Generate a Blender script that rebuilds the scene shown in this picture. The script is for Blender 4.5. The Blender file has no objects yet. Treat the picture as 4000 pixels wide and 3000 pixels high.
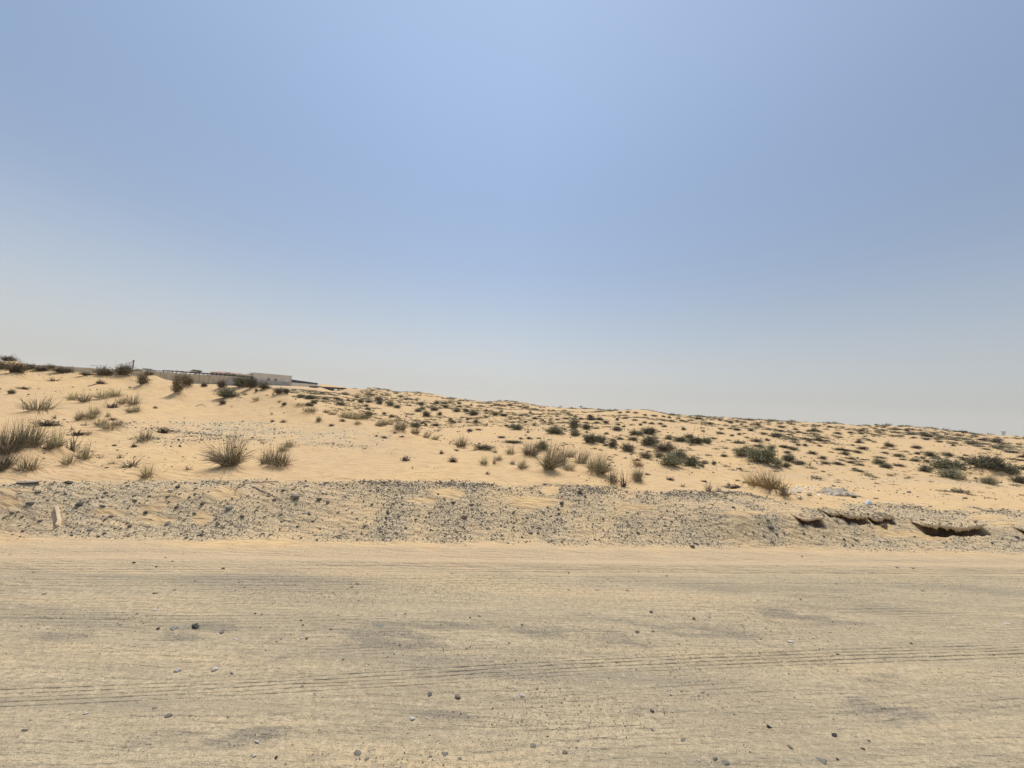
import bpy, bmesh, math, random
import numpy as np
from math import radians, sin, cos, tan, pi
random.seed(7)
RNG = np.random.default_rng(11)

# ------------------------------------------------------------------ camera, sky, sun
PITCH, ROLL, CAMH, F = radians(3.236), radians(3.576), 1.8, 1500.0
SC = bpy.context.scene
COL = SC.collection
cam_d = bpy.data.cameras.new('camera')
cam_d.sensor_width = 36.0
cam_d.lens = 36.0 * F / 4000.0
cam_d.clip_start = 0.05
cam_d.clip_end = 30000
cam = bpy.data.objects.new('camera', cam_d)
COL.objects.link(cam)
from mathutils import Matrix, Vector
cam.matrix_world = (Matrix.Translation((0, 0, CAMH)) @ Matrix.Rotation(radians(90) + PITCH, 4, 'X')
                    @ Matrix.Rotation(ROLL, 4, 'Z'))
SC.camera = cam
SC.render.resolution_x, SC.render.resolution_y = 1024, 768
SC.view_settings.view_transform = 'Standard'
SC.view_settings.look = 'None'
SC.view_settings.exposure = 0.0
SC.view_settings.gamma = 1.0

SUN_EL, SUN_AZ = radians(66), radians(2)          # azimuth clockwise from +Y
world = bpy.data.worlds.new('World')
SC.world = world
world.use_nodes = True
wn, wl = world.node_tree.nodes, world.node_tree.links
wn.clear()
sky = wn.new('ShaderNodeTexSky')
sky.sky_type = 'NISHITA'
sky.sun_disc = False
sky.sun_elevation = SUN_EL
sky.sun_rotation = SUN_AZ
sky.air_density = 1.0
sky.dust_density = 1.0
sky.ozone_density = 1.0
sky.altitude = 0
tc = wn.new('ShaderNodeTexCoord'); sx = wn.new('ShaderNodeSeparateXYZ'); wl.new(tc.outputs['Generated'], sx.inputs[0])
rmp = wn.new('ShaderNodeValToRGB'); rmp.color_ramp.interpolation = 'B_SPLINE'; wl.new(sx.outputs['Z'], rmp.inputs[0])
def srgb(r, g, b): return tuple(((c / 255 + .055) / 1.055) ** 2.4 for c in (r, g, b)) + (1,)
stops = [(0.0, srgb(232, 226, 212)), (.03, srgb(228, 224, 214)), (.06, srgb(219, 219, 214)), (.11, srgb(216, 221, 222)), (.20, srgb(200, 214, 230)), (.33, srgb(173, 196, 229)),
         (.50, srgb(158, 184, 222)), (.68, srgb(164, 188, 224)), (1.0, srgb(165, 188, 222))]
while len(rmp.color_ramp.elements) < len(stops): rmp.color_ramp.elements.new(.5)
for el, (p_, c_) in zip(rmp.color_ramp.elements, stops): el.position = p_; el.color = c_
# the right-hand sky is a little dimmer than the left (sunward) side
azm = wn.new('ShaderNodeMapRange'); wl.new(sx.outputs['X'], azm.inputs[0])
azm.inputs['From Min'].default_value = 0.0; azm.inputs['From Max'].default_value = .85; azm.inputs['To Min'].default_value = 10.0; azm.inputs['To Max'].default_value = 8.0
azl = wn.new('ShaderNodeMapRange'); wl.new(sx.outputs['X'], azl.inputs[0])
azl.inputs['From Min'].default_value = -.85; azl.inputs['From Max'].default_value = -.2; azl.inputs['To Min'].default_value = .93; azl.inputs['To Max'].default_value = 1.0
mm_ = wn.new('ShaderNodeMath'); mm_.operation = 'MULTIPLY'; wl.new(azm.outputs[0], mm_.inputs[0]); wl.new(azl.outputs[0], mm_.inputs[1])
dt = wn.new('ShaderNodeVectorMath'); dt.operation = 'DOT_PRODUCT'; wl.new(tc.outputs['Generated'], dt.inputs[0])
dt.inputs[1].default_value = (sin(SUN_AZ) * cos(SUN_EL), cos(SUN_AZ) * cos(SUN_EL), sin(SUN_EL))
gl = wn.new('ShaderNodeValToRGB'); gl.color_ramp.interpolation = 'B_SPLINE'; wl.new(dt.outputs['Value'], gl.inputs[0])
gs = [(.0, .66), (.54, .74), (.67, .90), (.80, 1.0), (.93, 1.09), (1.0, 1.14)]
while len(gl.color_ramp.elements) < len(gs): gl.color_ramp.elements.new(.5)
for el, (p_, c_) in zip(gl.color_ramp.elements, gs): el.position = p_; el.color = (c_ / 1.3,) * 3 + (1,)
gw = wn.new('ShaderNodeMapRange'); wl.new(sx.outputs['Z'], gw.inputs[0]); gw.inputs['From Min'].default_value = .02; gw.inputs['From Max'].default_value = .62
gm = wn.new('ShaderNodeMix'); gm.data_type = 'FLOAT'; wl.new(gw.outputs[0], gm.inputs[0]); gm.inputs[2].default_value = 1 / 1.3; wl.new(gl.outputs[0], gm.inputs[3])
g2 = wn.new('ShaderNodeMath'); g2.operation = 'MULTIPLY'; wl.new(mm_.outputs[0], g2.inputs[0]); wl.new(gm.outputs[0], g2.inputs[1])
g3 = wn.new('ShaderNodeMath'); g3.operation = 'MULTIPLY'; wl.new(g2.outputs[0], g3.inputs[0]); g3.inputs[1].default_value = 1.3
sc_ = wn.new('ShaderNodeVectorMath'); sc_.operation = 'SCALE'; wl.new(rmp.outputs[0], sc_.inputs[0]); wl.new(g3.outputs[0], sc_.inputs['Scale'])
mx = wn.new('ShaderNodeMix'); mx.data_type = 'RGBA'; mx.inputs[0].default_value = .94
wl.new(sky.outputs[0], mx.inputs[6]); wl.new(sc_.outputs[0], mx.inputs[7])
bg = wn.new('ShaderNodeBackground')
bg.inputs['Strength'].default_value = 0.1
wl.new(mx.outputs[2], bg.inputs['Color'])
wo = wn.new('ShaderNodeOutputWorld')
wl.new(bg.outputs[0], wo.inputs['Surface'])

sun_d = bpy.data.lights.new('sun', 'SUN')
sun_d.energy = 3.3
sun_d.angle = radians(0.55)
sun_d.color = (1.0, 0.95, 0.87)
sun = bpy.data.objects.new('sun', sun_d)
COL.objects.link(sun)
sdir = Vector((sin(SUN_AZ) * cos(SUN_EL), cos(SUN_AZ) * cos(SUN_EL), sin(SUN_EL)))
sun.rotation_euler = sdir.to_track_quat('Z', 'Y').to_euler()

# ------------------------------------------------------------------ projection helpers (numpy)
cp, sp, cq, sq = cos(PITCH), sin(PITCH), cos(ROLL), sin(ROLL)

def ray(x, y):
    a = (np.asarray(x, float) - 2000) / F
    b = (1500 - np.asarray(y, float)) / F
    xu = a * cq - b * sq
    yu = a * sq + b * cq
    return np.stack([xu, cp - sp * yu, sp + cp * yu], -1)

def project(X, Y, Z):
    Z = Z - CAMH
    d = np.maximum(cp * Y + sp * Z, 1e-3)
    xu = X / d
    yu = (-sp * Y + cp * Z) / d
    return 2000 + F * (xu * cq + yu * sq), 1500 - F * (-xu * sq + yu * cq)

def hor(x):
    return 1460 + 0.0625 * x

def z_for(az, r, y):
    # height of the point at azimuth az, range r that shows on image row y
    X, Y = r * np.sin(az), r * np.cos(az)
    b = (1500 - y) / F
    # (-X sq + (-sp Y + cp z) cq) = b (cp Y + sp z)
    return (b * cp * Y + X * sq + sp * Y * cq) / (cp * cq - b * sp) + CAMH

# ------------------------------------------------------------------ value noise
def _h(ix, iy, s):
    n = (ix.astype(np.int64) * 374761393 + iy.astype(np.int64) * 668265263 + s * 982451653) & 0x7fffffff
    n = ((n ^ (n >> 13)) * 1274126177) & 0x7fffffff
    return ((n ^ (n >> 16)) & 0xffff) / 32767.5 - 1.0

def noise(x, y, s=0):
    x = np.asarray(x, float); y = np.asarray(y, float)
    ix, iy = np.floor(x), np.floor(y)
    fx, fy = x - ix, y - iy
    fx = fx * fx * fx * (fx * (fx * 6 - 15) + 10)
    fy = fy * fy * fy * (fy * (fy * 6 - 15) + 10)
    a, b = _h(ix, iy, s), _h(ix + 1, iy, s)
    c, d = _h(ix, iy + 1, s), _h(ix + 1, iy + 1, s)
    return (a + (b - a) * fx) * (1 - fy) + (c + (d - c) * fx) * fy

def fbm(x, y, s=0, o=3):
    t = 0; a = 1.0; n = 0
    for i in range(o):
        t = t + a * noise(x * 2 ** i + 17.3 * i, y * 2 ** i - 9.1 * i, s + i)
        n += a; a *= 0.5
    return t / n

def sstep(a, b, x):
    t = np.clip((x - a) / (b - a), 0, 1)
    return t * t * (3 - 2 * t)

# ------------------------------------------------------------------ terrain control
RD = radians(7.5)                                   # road direction
def uv(x, y):
    return cos(RD) * x + sin(RD) * y, -sin(RD) * x + cos(RD) * y
VFOOT = 5.0
def zy(x, z, d):
    return hor(x) - (z - CAMH) * F / d
# image column: knots (image row, depth): crest a b c ridge valley f1 f2 f3 sky behind
TC = {
 0: [(1890,4.7),(1800,5.3),(1700,6.6),(1560,11),(1405,21),(zy(0,1.6,28),28),(zy(0,2.0,45),45),(zy(0,2.4,65),65),(zy(0,3.2,100),100),(zy(0,4.5,160),160),(zy(0,3,300),300)],
 300: [(1883,5.0),(1800,5.8),(1690,7.5),(1560,12.5),(1455,20),(zy(300,1.5,26),26),(zy(300,1.8,42),42),(zy(300,2.2,65),65),(zy(300,2.8,100),100),(zy(300,4,160),160),(zy(300,3,300),300)],
 600: [(1882,5.27),(1800,6.1),(1690,8.1),(1560,13.5),(1475,20),(zy(600,1.4,25),25),(zy(600,1.6,40),40),(1496,68),(1494,100),(zy(600,3.3,160),160),(zy(600,3,300),300)],
 850: [(1890,5.37),(1800,6.6),(1690,9.2),(1590,13.4),(1505,19.5),(zy(850,1.2,24),24),(zy(850,1.6,40),40),(1504,70),(1501,105),(1492,190),(zy(850,4,300),300)],
 1050: [(1888,5.6),(1800,7),(1690,9.8),(1600,13),(1523,16.5),(zy(1050,.9,21),21),(1560,30),(1531,65),(1516,125),(1505,200),(zy(1050,5,330),330)],
 1200: [(1890,5.7),(1800,7.1),(1710,9.4),(1650,11.6),(1605,13.5),(zy(1200,.5,18),18),(1600,22),(1558,42),(1527,100),(1512,250),(zy(1200,5,380),380)],
 1300: [(1891,5.8),(1800,7.2),(1720,9.2),(1665,11),(1625,13),(zy(1300,.3,17),17),(1612,24),(1560,45),(1527,190),(1506,260),(zy(1300,5,380),380)],
 1450: [(1893,5.92),(1810,7.2),(1740,9),(1690,10.6),(1655,12),(zy(1450,.1,16),16),(1645,22),(1600,42),(1560,72),(1515,125),(zy(1450,2,300),300)],
 1750: [(1900,6.1),(1850,6.8),(1800,8),(1765,9.1),(1735,10.3),(zy(1750,-.1,14),14),(1700,21),(1640,38),(1590,75),(1546,130),(zy(1750,1,300),300)],
 2100: [(1905,6.45),(1870,7),(1840,7.7),(1815,8.5),(1800,9),(zy(2100,-.1,12),12),(1740,18),(1670,32),(1615,68),(1577,150),(zy(2100,1,300),300)],
 2500: [(1940,6.4),(1905,7),(1885,7.4),(1870,7.8),(1860,8.2),(zy(2500,.1,10.5),10.5),(1800,14),(1720,23),(1650,48),(1604,90),(zy(2500,.5,200),200)],
 2900: [(2000,6.0),(1935,6.9),(1925,7.4),(1912,8.1),(1897,9.2),(1865,11.6),(1790,16.5),(1710,29),(1665,56),(1636,90),(zy(2900,0,200),200)],
 3300: [(1998,6.5),(1968,7.05),(1945,7.9),(1920,9.2),(1895,10.8),(1862,13.6),(1805,19),(1740,33),(1690,60),(1661,80),(zy(3300,0,200),200)],
 3700: [(2012,7.0),(1985,7.5),(1960,8.4),(1935,9.8),(1905,12),(1875,14.7),(1810,23),(1745,38),(1705,60),(1683,78),(zy(3700,0,200),200)],
 4000: [(2050,6.84),(2005,7.6),(1970,8.9),(1945,10.2),(1910,12.8),(1880,15.5),(1815,26),(1755,44),(1725,65),(1708,95),(zy(4000,0,200),200)],
 4400: [(2080,6.9),(2030,7.8),(1995,9.1),(1970,10.4),(1935,13),(1905,15.7),(1845,26),(1785,44),(1752,65),(1733,95),(zy(4400,0,200),200)],
}
SKY = np.array([(0,1405),(1130,1507),(1205,1513),(1238,1513),(1247,1499),(1313,1508),(1347,1514),(1398,1520),(1413,1519),(1449,1516),(1500,1521),(1543,1532),(1652,1534),(1742,1552),
 (1876,1570),(1901,1574),(1940,1569),(1973,1566),(2053,1576),(2118,1588),(2190,1593),(2240,1597),(2324,1598),(2378,1603),(2476,1602),(2526,1603),(2602,1619),
 (2725,1628),(2870,1635),(3098,1649),(3235,1657),(3362,1663),(3500,1666),(3617,1672),(3707,1685),(3827,1698),(3924,1705),(4000,1708)], float)
RIDGE = np.array([(0,1407),(60,1412),(120,1440),(250,1446),(370,1457),(500,1482),(560,1475),(600,1472),(655,1484),(752,1500),(846,1505),(961,1522),(1050,1525),
 (1124,1545),(1164,1563),(1193,1592),(1236,1613),(1319,1626),(1431,1648),(1475,1665),(1543,1673),(1608,1696),(1670,1714),(1778,1740),(1800,1753),
 (1963,1775),(2107,1802),(2250,1825),(2378,1845),(2500,1860)], float)
_xs = np.array(sorted(TC))
_Y = np.array([[k[0] for k in TC[x]] for x in _xs], float)
_D = np.array([[k[1] for k in TC[x]] for x in _xs], float)
NAZ = 760
AZ = np.linspace(radians(-58), radians(58), NAZ)
# horizon column for an azimuth
_hx = np.linspace(-900, 4900, 3000)
_hr = ray(_hx, hor(_hx))
_haz = np.arctan2(_hr[:, 0], _hr[:, 1])
XC = np.interp(AZ, _haz, _hx)
RT = 2.5 * (450 / 2.5) ** (np.linspace(0, 1, 1500))

def pchip(xk, yk, x):
    h = np.diff(xk); dl = np.diff(yk) / h
    m = np.zeros_like(xk)
    for i in range(1, len(xk) - 1):
        if dl[i - 1] * dl[i] > 0:
            w1, w2 = 2 * h[i] + h[i - 1], h[i] + 2 * h[i - 1]
            m[i] = (w1 + w2) / (w1 / dl[i - 1] + w2 / dl[i])
    m[-1] = dl[-1] * 0
    i = np.clip(np.searchsorted(xk, x) - 1, 0, len(h) - 1)
    t = np.clip((x - xk[i]) / h[i], 0, 1)
    return (yk[i] * (1 + 2 * t) * (1 - t) ** 2 + m[i] * h[i] * t * (1 - t) ** 2
            + yk[i + 1] * t * t * (3 - 2 * t) + m[i + 1] * h[i] * t * t * (t - 1))

TAB = np.zeros((NAZ, len(RT)))
ENDK = {}
for i, (az, xc) in enumerate(zip(AZ, XC)):
    yk = np.array([np.interp(xc, _xs, _Y[:, j]) for j in range(11)])
    dk = np.array([np.interp(xc, _xs, _D[:, j]) for j in range(11)])
    if xc < 2500:
        w = 1 - sstep(2300, 2500, np.array(xc))
        yk[4] = yk[4] * (1 - w) + np.interp(xc, RIDGE[:, 0], RIDGE[:, 1]) * w
    if xc > 1150:
        w = sstep(1130, 1200, np.array(xc))
        yk[9] = yk[9] * (1 - w) + (np.interp(xc, SKY[:, 0], SKY[:, 1]) + 0.07 * max(0, xc - 4000)) * w
    rk = dk / cos(az)
    zk = z_for(az, rk, yk)
    den = sin(RD) * -sin(az) + cos(RD) * cos(az)
    rf = VFOOT / max(den, 0.2)
    rk = np.concatenate([[rf - 0.35, rf], rk, [450, 460]])
    zk = np.concatenate([[0, 0.015], zk, [zk[-1], zk[-1]]])
    rk = np.maximum.accumulate(rk + np.arange(len(rk)) * 1e-3)
    TAB[i] = pchip(rk, zk, RT)
    ENDK[i] = (rk, zk)
for _ in range(3):                                   # a little smoothing across azimuth
    TAB[1:-1] = 0.25 * TAB[:-2] + 0.5 * TAB[1:-1] + 0.25 * TAB[2:]

def table(az, r):
    a = np.clip((az - AZ[0]) / (AZ[1] - AZ[0]), 0, NAZ - 1.001)
    b = np.clip(np.log(np.maximum(r, 2.5) / 2.5) / math.log(450 / 2.5) * (len(RT) - 1), 0, len(RT) - 1.001)
    i, j = a.astype(int), b.astype(int)
    fa, fb = a - i, b - j
    return ((TAB[i, j] * (1 - fb) + TAB[i, j + 1] * fb) * (1 - fa) + (TAB[i + 1, j] * (1 - fb) + TAB[i + 1, j + 1] * fb) * fa)

# eroded notches in the bank: image box (x0,x1,ytop,ybottom), depth of the notch in metres
NOTCH = [(3580,3845,2040,2061,.12),(3990,4110,2056,2082,.12),(3290,3385,2012,2026,.065),(3398,3450,2016,2034,.075),(3230,3300,2002,2012,.04),
         (3120,3215,2032,2042,.03),(3440,3490,2024,2032,.03)]
_notch = []
def base_ground(px, py):
    """ground point under an image point, on the table terrain"""
    d = ray(px, py)
    az = math.atan2(d[0], d[1]); s = d[2] / math.hypot(d[0], d[1])
    r = np.concatenate([np.linspace(1.2, 12, 2200), 12 * (420 / 12) ** np.linspace(0, 1, 2200)])
    zt = height(r * sin(az), r * cos(az))
    zr = CAMH + s * r
    k = np.nonzero(zr <= zt)[0]
    if len(k) == 0:
        m = (r > 15) if px < 1150 else (r > 60)
        k = [np.argmax(np.where(m, (zt - CAMH) / r, -9))]
    k = k[0]
    return r[k] * sin(az), r[k] * cos(az), zt[k]

MOUNDS = []                                          # filled with (x, y, radius, height) before the mesh is built
def height(x, y, detail=True):
    x = np.asarray(x, float); y = np.asarray(y, float)
    r = np.hypot(x, y); az = np.arctan2(x, y)
    u, v = uv(x, y)
    z = table(az, r)
    # outside the fan of the picture carry the profile on along the road
    zl = np.interp(v, *_ENDL); zr = np.interp(v, *_ENDR)
    z = np.where(az < AZ[0], zl, np.where(az > AZ[-1], zr, z))
    z = np.where(v < VFOOT - .6, 0, z)
    w = sstep(4.6, 5.4, v)
    far = sstep(9, 40, r) * np.where(az < -.38, 1 - .92 * sstep(24, 60, r), np.where(az < -.34, 1 - .92 * (-.34 - az) / .04 * sstep(24, 60, r), 1))
    # road: long shallow ruts, crown and tyre print
    rough = noise(u * .35, v * 3.0, 3) * .010 + noise(u * .25, v * 9, 4) * .007 + noise(u * 1.5, v * 14, 5) * .003
    rough = rough + -np.abs(noise(u * .55 + .3 * noise(u * 2, v * 3, 10), v * 20, 6)) ** .6 * .008 * sstep(-.3, .2, noise(u * .6, v * 1.7, 8))
    rough = rough - .022 * np.exp(-((v - 4.30 - .02 * noise(u * .3, u * 0, 9)) / .07) ** 2) - .02 * np.exp(-((v - 4.62) / .10) ** 2) + .02 * np.exp(-((v - 4.46) / .06) ** 2)
    z = z + rough * (1 - w)
    # bank: lumpy
    bank = w * (1 - sstep(6.3, 7.4, v))
    z = z + bank * (fbm(x * 2.2, y * 2.2, 20) * .035 + fbm(x * 9, y * 9, 24) * .012)
    z = z + w * (1 - bank) * (1 - far) * (fbm(x * .8, y * .8, 28) * .03 + noise(x * 3 + y, y * 9, 31) * .006)
    # blown sand in the open: broad low mounds, larger further away
    z = z + far * (fbm(x / 5.5, y / 4.5, 33, 3) * .006 * r * .8 * np.exp(-r / 160) + noise(x / 14, y / 11, 37) * .0035 * r * np.exp(-r / 120))
    z = z + sstep(13, 30, r) * np.exp(-r / 90) * (fbm(x / 2.4, y / 1.9, 44, 2) * .11) * np.where(az < -.36, .2, 1)
    for (nx, ny, tx, ty, a, b, dep) in _notch:
        s_ = (x - nx) * tx + (y - ny) * ty; t_ = -(x - nx) * ty + (y - ny) * tx
        e = np.clip(1 - np.abs(s_ / a) ** 3, 0, 1)
        t2 = t_ + .02 * noise(s_ * 14, s_ * 0, 40) - b * .5 * e
        prof = sstep(0.02, -0.02, t2) * sstep(-b * 2.7, -b * 1.9, t2)
        z = z - dep * e * prof
    for (mx, my, mr, mh) in MOUNDS:
        dd = (x - mx) ** 2 + (y - my) ** 2
        if x.size > 200000:
            k = dd < (2.6 * mr) ** 2
            z[k] += mh * np.exp(-dd[k] / mr ** 2)
        else:
            z = z + mh * np.exp(-dd / mr ** 2)
    return z
def _endv(i):
    rk, zk = ENDK[i]
    v = rk * (-sin(RD) * sin(AZ[i]) + cos(RD) * cos(AZ[i]))
    return v, zk
_ENDL = _endv(0); _ENDR = _endv(NAZ - 1)

def gp(px, py):
    x, y, z = base_ground(px, py)
    return float(x), float(y), float(z)
for (x0, x1, y0, y1, dep) in NOTCH:
    a = gp(x0, y1); b = gp(x1, y1)
    L = math.hypot(b[0] - a[0], b[1] - a[1])
    tx, ty = (b[0] - a[0]) / L, (b[1] - a[1]) / L
    _notch.append(((a[0] + b[0]) / 2, (a[1] + b[1]) / 2, tx, ty, L / 2, .06 if dep > .1 else (.036 if dep > .06 else .025), dep))

# ------------------------------------------------------------------ materials
def mat(name):
    m = bpy.data.materials.new(name); m.use_nodes = True
    nt = m.node_tree; b = nt.nodes['Principled BSDF']
    b.inputs['Roughness'].default_value = .9
    b.inputs['Specular IOR Level'].default_value = .2
    return m, nt, b
def N(nt, t, **kw):
    n = nt.nodes.new(t)
    for k, v in kw.items(): setattr(n, k, v)
    return n
def ramp(nt, fac, stops):
    r = N(nt, 'ShaderNodeValToRGB')
    e = r.color_ramp.elements
    while len(e) < len(stops): e.new(.5)
    for el, (p, c) in zip(e, stops):
        el.position = p; el.color = (*c, 1) if len(c) == 3 else c
    nt.links.new(fac, r.inputs[0]); return r.outputs[0]
def mixc(nt, f, a, b):
    m = N(nt, 'ShaderNodeMix', data_type='RGBA')
    for s, v in ((m.inputs[0], f), (m.inputs[6], a), (m.inputs[7], b)):
        if hasattr(v, 'is_linked'): nt.links.new(v, s)
        elif isinstance(v, (int, float)): s.default_value = v
        else: s.default_value = (*v, 1)
    return m.outputs[2]
def math_(nt, op, a, b=None, c=None):
    m = N(nt, 'ShaderNodeMath', operation=op)
    for s, v in zip(m.inputs, (a, b, c)):
        if v is None: continue
        if hasattr(v, 'is_linked'): nt.links.new(v, s)
        else: s.default_value = v
    return m.outputs[0]
def tex(nt, vec, scale, det=2, rough=.5, kind='ShaderNodeTexNoise'):
    t = N(nt, kind); nt.links.new(vec, t.inputs['Vector'])
    t.inputs['Scale'].default_value = scale
    if kind == 'ShaderNodeTexNoise':
        t.inputs['Detail'].default_value = det; t.inputs['Roughness'].default_value = rough
    return t.outputs[0] if kind == 'ShaderNodeTexNoise' else t

def ground_material():
    m, nt, b = mat('desert_ground'); L = nt.links
    geo = N(nt, 'ShaderNodeNewGeometry'); pos = geo.outputs['Position']
    ag = N(nt, 'ShaderNodeAttribute', attribute_name='gravel').outputs['Fac']
    ar = N(nt, 'ShaderNodeAttribute', attribute_name='road').outputs['Fac']
    ad = N(nt, 'ShaderNodeAttribute', attribute_name='dark').outputs['Fac']
    mp = N(nt, 'ShaderNodeMapping'); L.new(pos, mp.inputs[0])
    mp.inputs['Rotation'].default_value = (0, 0, -RD); mp.inputs['Scale'].default_value = (.22, 1.6, 1)
    streak = tex(nt, mp.outputs[0], 4.0, 5, .65)
    patch = tex(nt, mp.outputs[0], 1.3, 4, .6)
    big = tex(nt, pos, .35, 3)
    med = tex(nt, pos, 3.5, 4, .6)
    fine = tex(nt, pos, 60, 3, .7)
    grain = tex(nt, pos, 210, 2, .6)
    # wind-blown sand
    sand = mixc(nt, ramp(nt, big, [(.35, (0, 0, 0)), (.65, (1, 1, 1))]), (.70, .475, .232), (.65, .445, .24))
    sand = mixc(nt, ramp(nt, med, [(.42, (0, 0, 0)), (.70, (.7, .7, .7))]), sand, (.54, .345, .18))
    # compacted road
    rc = mixc(nt, ramp(nt, streak, [(.38, (0, 0, 0)), (.62, (1, 1, 1))]), (.49, .385, .245), (.61, .475, .295))
    rc = mixc(nt, ramp(nt, patch, [(.50, (0, 0, 0)), (.68, (.85, .85, .85))]), rc, (.34, .285, .205))
    sandy = tex(nt, mp.outputs[0], .9, 3, .5)
    rc = mixc(nt, ramp(nt, sandy, [(.50, (0, 0, 0)), (.66, (.8, .8, .8))]), rc, (.70, .51, .29))
    m2 = N(nt, 'ShaderNodeMapping'); L.new(pos, m2.inputs[0]); m2.inputs['Rotation'].default_value = (0, 0, -RD); m2.inputs['Scale'].default_value = (.5, 9, 1)
    lines = tex(nt, m2.outputs[0], 3.2, 4, .7)
    rc = mixc(nt, ramp(nt, lines, [(.54, (0, 0, 0)), (.70, (.32, .32, .32))]), rc, (.32, .25, .17))
    mott = tex(nt, pos, 24, 3, .65)
    rc = mixc(nt, ramp(nt, mott, [(.40, (.55, .55, .55)), (.52, (0, 0, 0))]), rc, (.38, .305, .20))
    rc = mixc(nt, ramp(nt, mott, [(.56, (0, 0, 0)), (.70, (.5, .5, .5))]), rc, (.72, .57, .36))
    rc = mixc(nt, ramp(nt, fine, [(.36, (.75, .75, .75)), (.50, (0, 0, 0))]), rc, (.42, .325, .20))
    rc = mixc(nt, math_(nt, 'MULTIPLY', ad, ramp(nt, fine, [(.3, (1, 1, 1)), (.7, (.45, .45, .45))])), rc, (.175, .16, .135))
    spv = N(nt, 'ShaderNodeSeparateXYZ'); L.new(pos, spv.inputs[0])
    vr = math_(nt, 'ADD', math_(nt, 'MULTIPLY', spv.outputs[0], -sin(RD)), math_(nt, 'MULTIPLY', spv.outputs[1], cos(RD)))
    vr = math_(nt, 'ADD', vr, math_(nt, 'MULTIPLY', math_(nt, 'SUBTRACT', streak, .5), .6))
    edge = N(nt, 'ShaderNodeMapRange'); L.new(vr, edge.inputs[0]); edge.inputs['From Min'].default_value = 4.1; edge.inputs['From Max'].default_value = 4.45; edge.inputs['To Max'].default_value = .9
    soft = mixc(nt, ramp(nt, lines, [(.42, (0, 0, 0)), (.66, (1, 1, 1))]), (.68, .50, .30), (.58, .425, .26))
    rc = mixc(nt, edge.outputs[0], rc, soft)
    base = mixc(nt, ar, sand, rc)
    # stony soil between the real stones
    spk = ramp(nt, fine, [(.36, (.26, .22, .17)), (.45, (.56, .44, .28)), (.56, (.70, .54, .33)), (.66, (.78, .63, .41))])
    gf = math_(nt, 'MULTIPLY', ag, .85)
    base = mixc(nt, gf, base, spk)
    ac = N(nt, 'ShaderNodeAttribute', attribute_name='hollow_shade').outputs['Fac']
    base = mixc(nt, ac, base, ramp(nt, med, [(.35, (.07, .04, .022)), (.65, (.17, .105, .055))]))  # dark brown inside the undercut hollows: their shade painted into the ground colour
    # grains
    gr = ramp(nt, grain, [(.30, (.40, .38, .36)), (.46, (.95, .95, .95)), (.60, (1.02, 1.02, 1.02)), (.75, (1.3, 1.28, 1.25))])
    mm = N(nt, 'ShaderNodeMix', data_type='RGBA', blend_type='MULTIPLY')
    near = math_(nt, 'ADD', math_(nt, 'MULTIPLY', ar, .8), math_(nt, 'MULTIPLY', ag, .3)); L.new(near, mm.inputs[0])
    L.new(base, mm.inputs[6]); L.new(gr, mm.inputs[7])
    # dark and pale specks on the road
    vor = tex(nt, pos, 38, kind='ShaderNodeTexVoronoi')
    vd = ramp(nt, vor.outputs['Distance'], [(.10, (1, 1, 1)), (.22, (0, 0, 0))])
    sep = N(nt, 'ShaderNodeSeparateColor'); L.new(vor.outputs['Color'], sep.inputs[0])
    pick = math_(nt, 'GREATER_THAN', sep.outputs[0], .55)
    vc = ramp(nt, sep.outputs[1], [(0, (.06, .06, .06)), (.5, (.16, .15, .14)), (.8, (.35, .35, .34)), (1, (.7, .66, .6))])
    pk = math_(nt, 'MULTIPLY', math_(nt, 'MULTIPLY', pick, vd), math_(nt, 'MAXIMUM', math_(nt, 'MULTIPLY', ar, .55), ag))
    col = mixc(nt, pk, mm.outputs[2], vc)
    L.new(col, b.inputs['Base Color'])
    b.inputs['Roughness'].default_value = .95
    b.inputs['Specular IOR Level'].default_value = .1
    # relief
    rp = N(nt, 'ShaderNodeMapping'); L.new(pos, rp.inputs[0]); rp.inputs['Scale'].default_value = (2.2, 7, 1)
    rp.inputs['Rotation'].default_value = (0, 0, .12)
    rip = tex(nt, rp.outputs[0], 2.2, 3, .5)
    sg = math_(nt, 'ADD', math_(nt, 'MULTIPLY', ar, .008), math_(nt, 'ADD', .0012, math_(nt, 'MULTIPLY', ag, .009)))
    hsum = math_(nt, 'MULTIPLY', fine, sg)
    hsum = math_(nt, 'ADD', hsum, math_(nt, 'MULTIPLY', grain, math_(nt, 'MULTIPLY', ar, .0016)))
    hsum = math_(nt, 'ADD', hsum, math_(nt, 'MULTIPLY', rip, math_(nt, 'SUBTRACT', .055, math_(nt, 'MULTIPLY', ar, .05))))
    hsum = math_(nt, 'ADD', hsum, math_(nt, 'MULTIPLY', streak, math_(nt, 'MULTIPLY', ar, .02)))
    hsum = math_(nt, 'ADD', hsum, math_(nt, 'MULTIPLY', pk, .004))
    hsum = math_(nt, 'ADD', hsum, math_(nt, 'MULTIPLY', lines, math_(nt, 'MULTIPLY', ar, .019)))
    hsum = math_(nt, 'ADD', hsum, math_(nt, 'MULTIPLY', mott, math_(nt, 'MULTIPLY', ar, .013)))
    # tyre prints pressed into the track: parallel grooves that wander a little
    sp_ = N(nt, 'ShaderNodeSeparateXYZ'); L.new(pos, sp_.inputs[0])
    uu = math_(nt, 'ADD', math_(nt, 'MULTIPLY', sp_.outputs[0], cos(RD)), math_(nt, 'MULTIPLY', sp_.outputs[1], sin(RD)))
    vv = math_(nt, 'ADD', math_(nt, 'MULTIPLY', sp_.outputs[0], -sin(RD)), math_(nt, 'MULTIPLY', sp_.outputs[1], cos(RD)))
    wob = tex(nt, mp.outputs[0], 6, 2)
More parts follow.
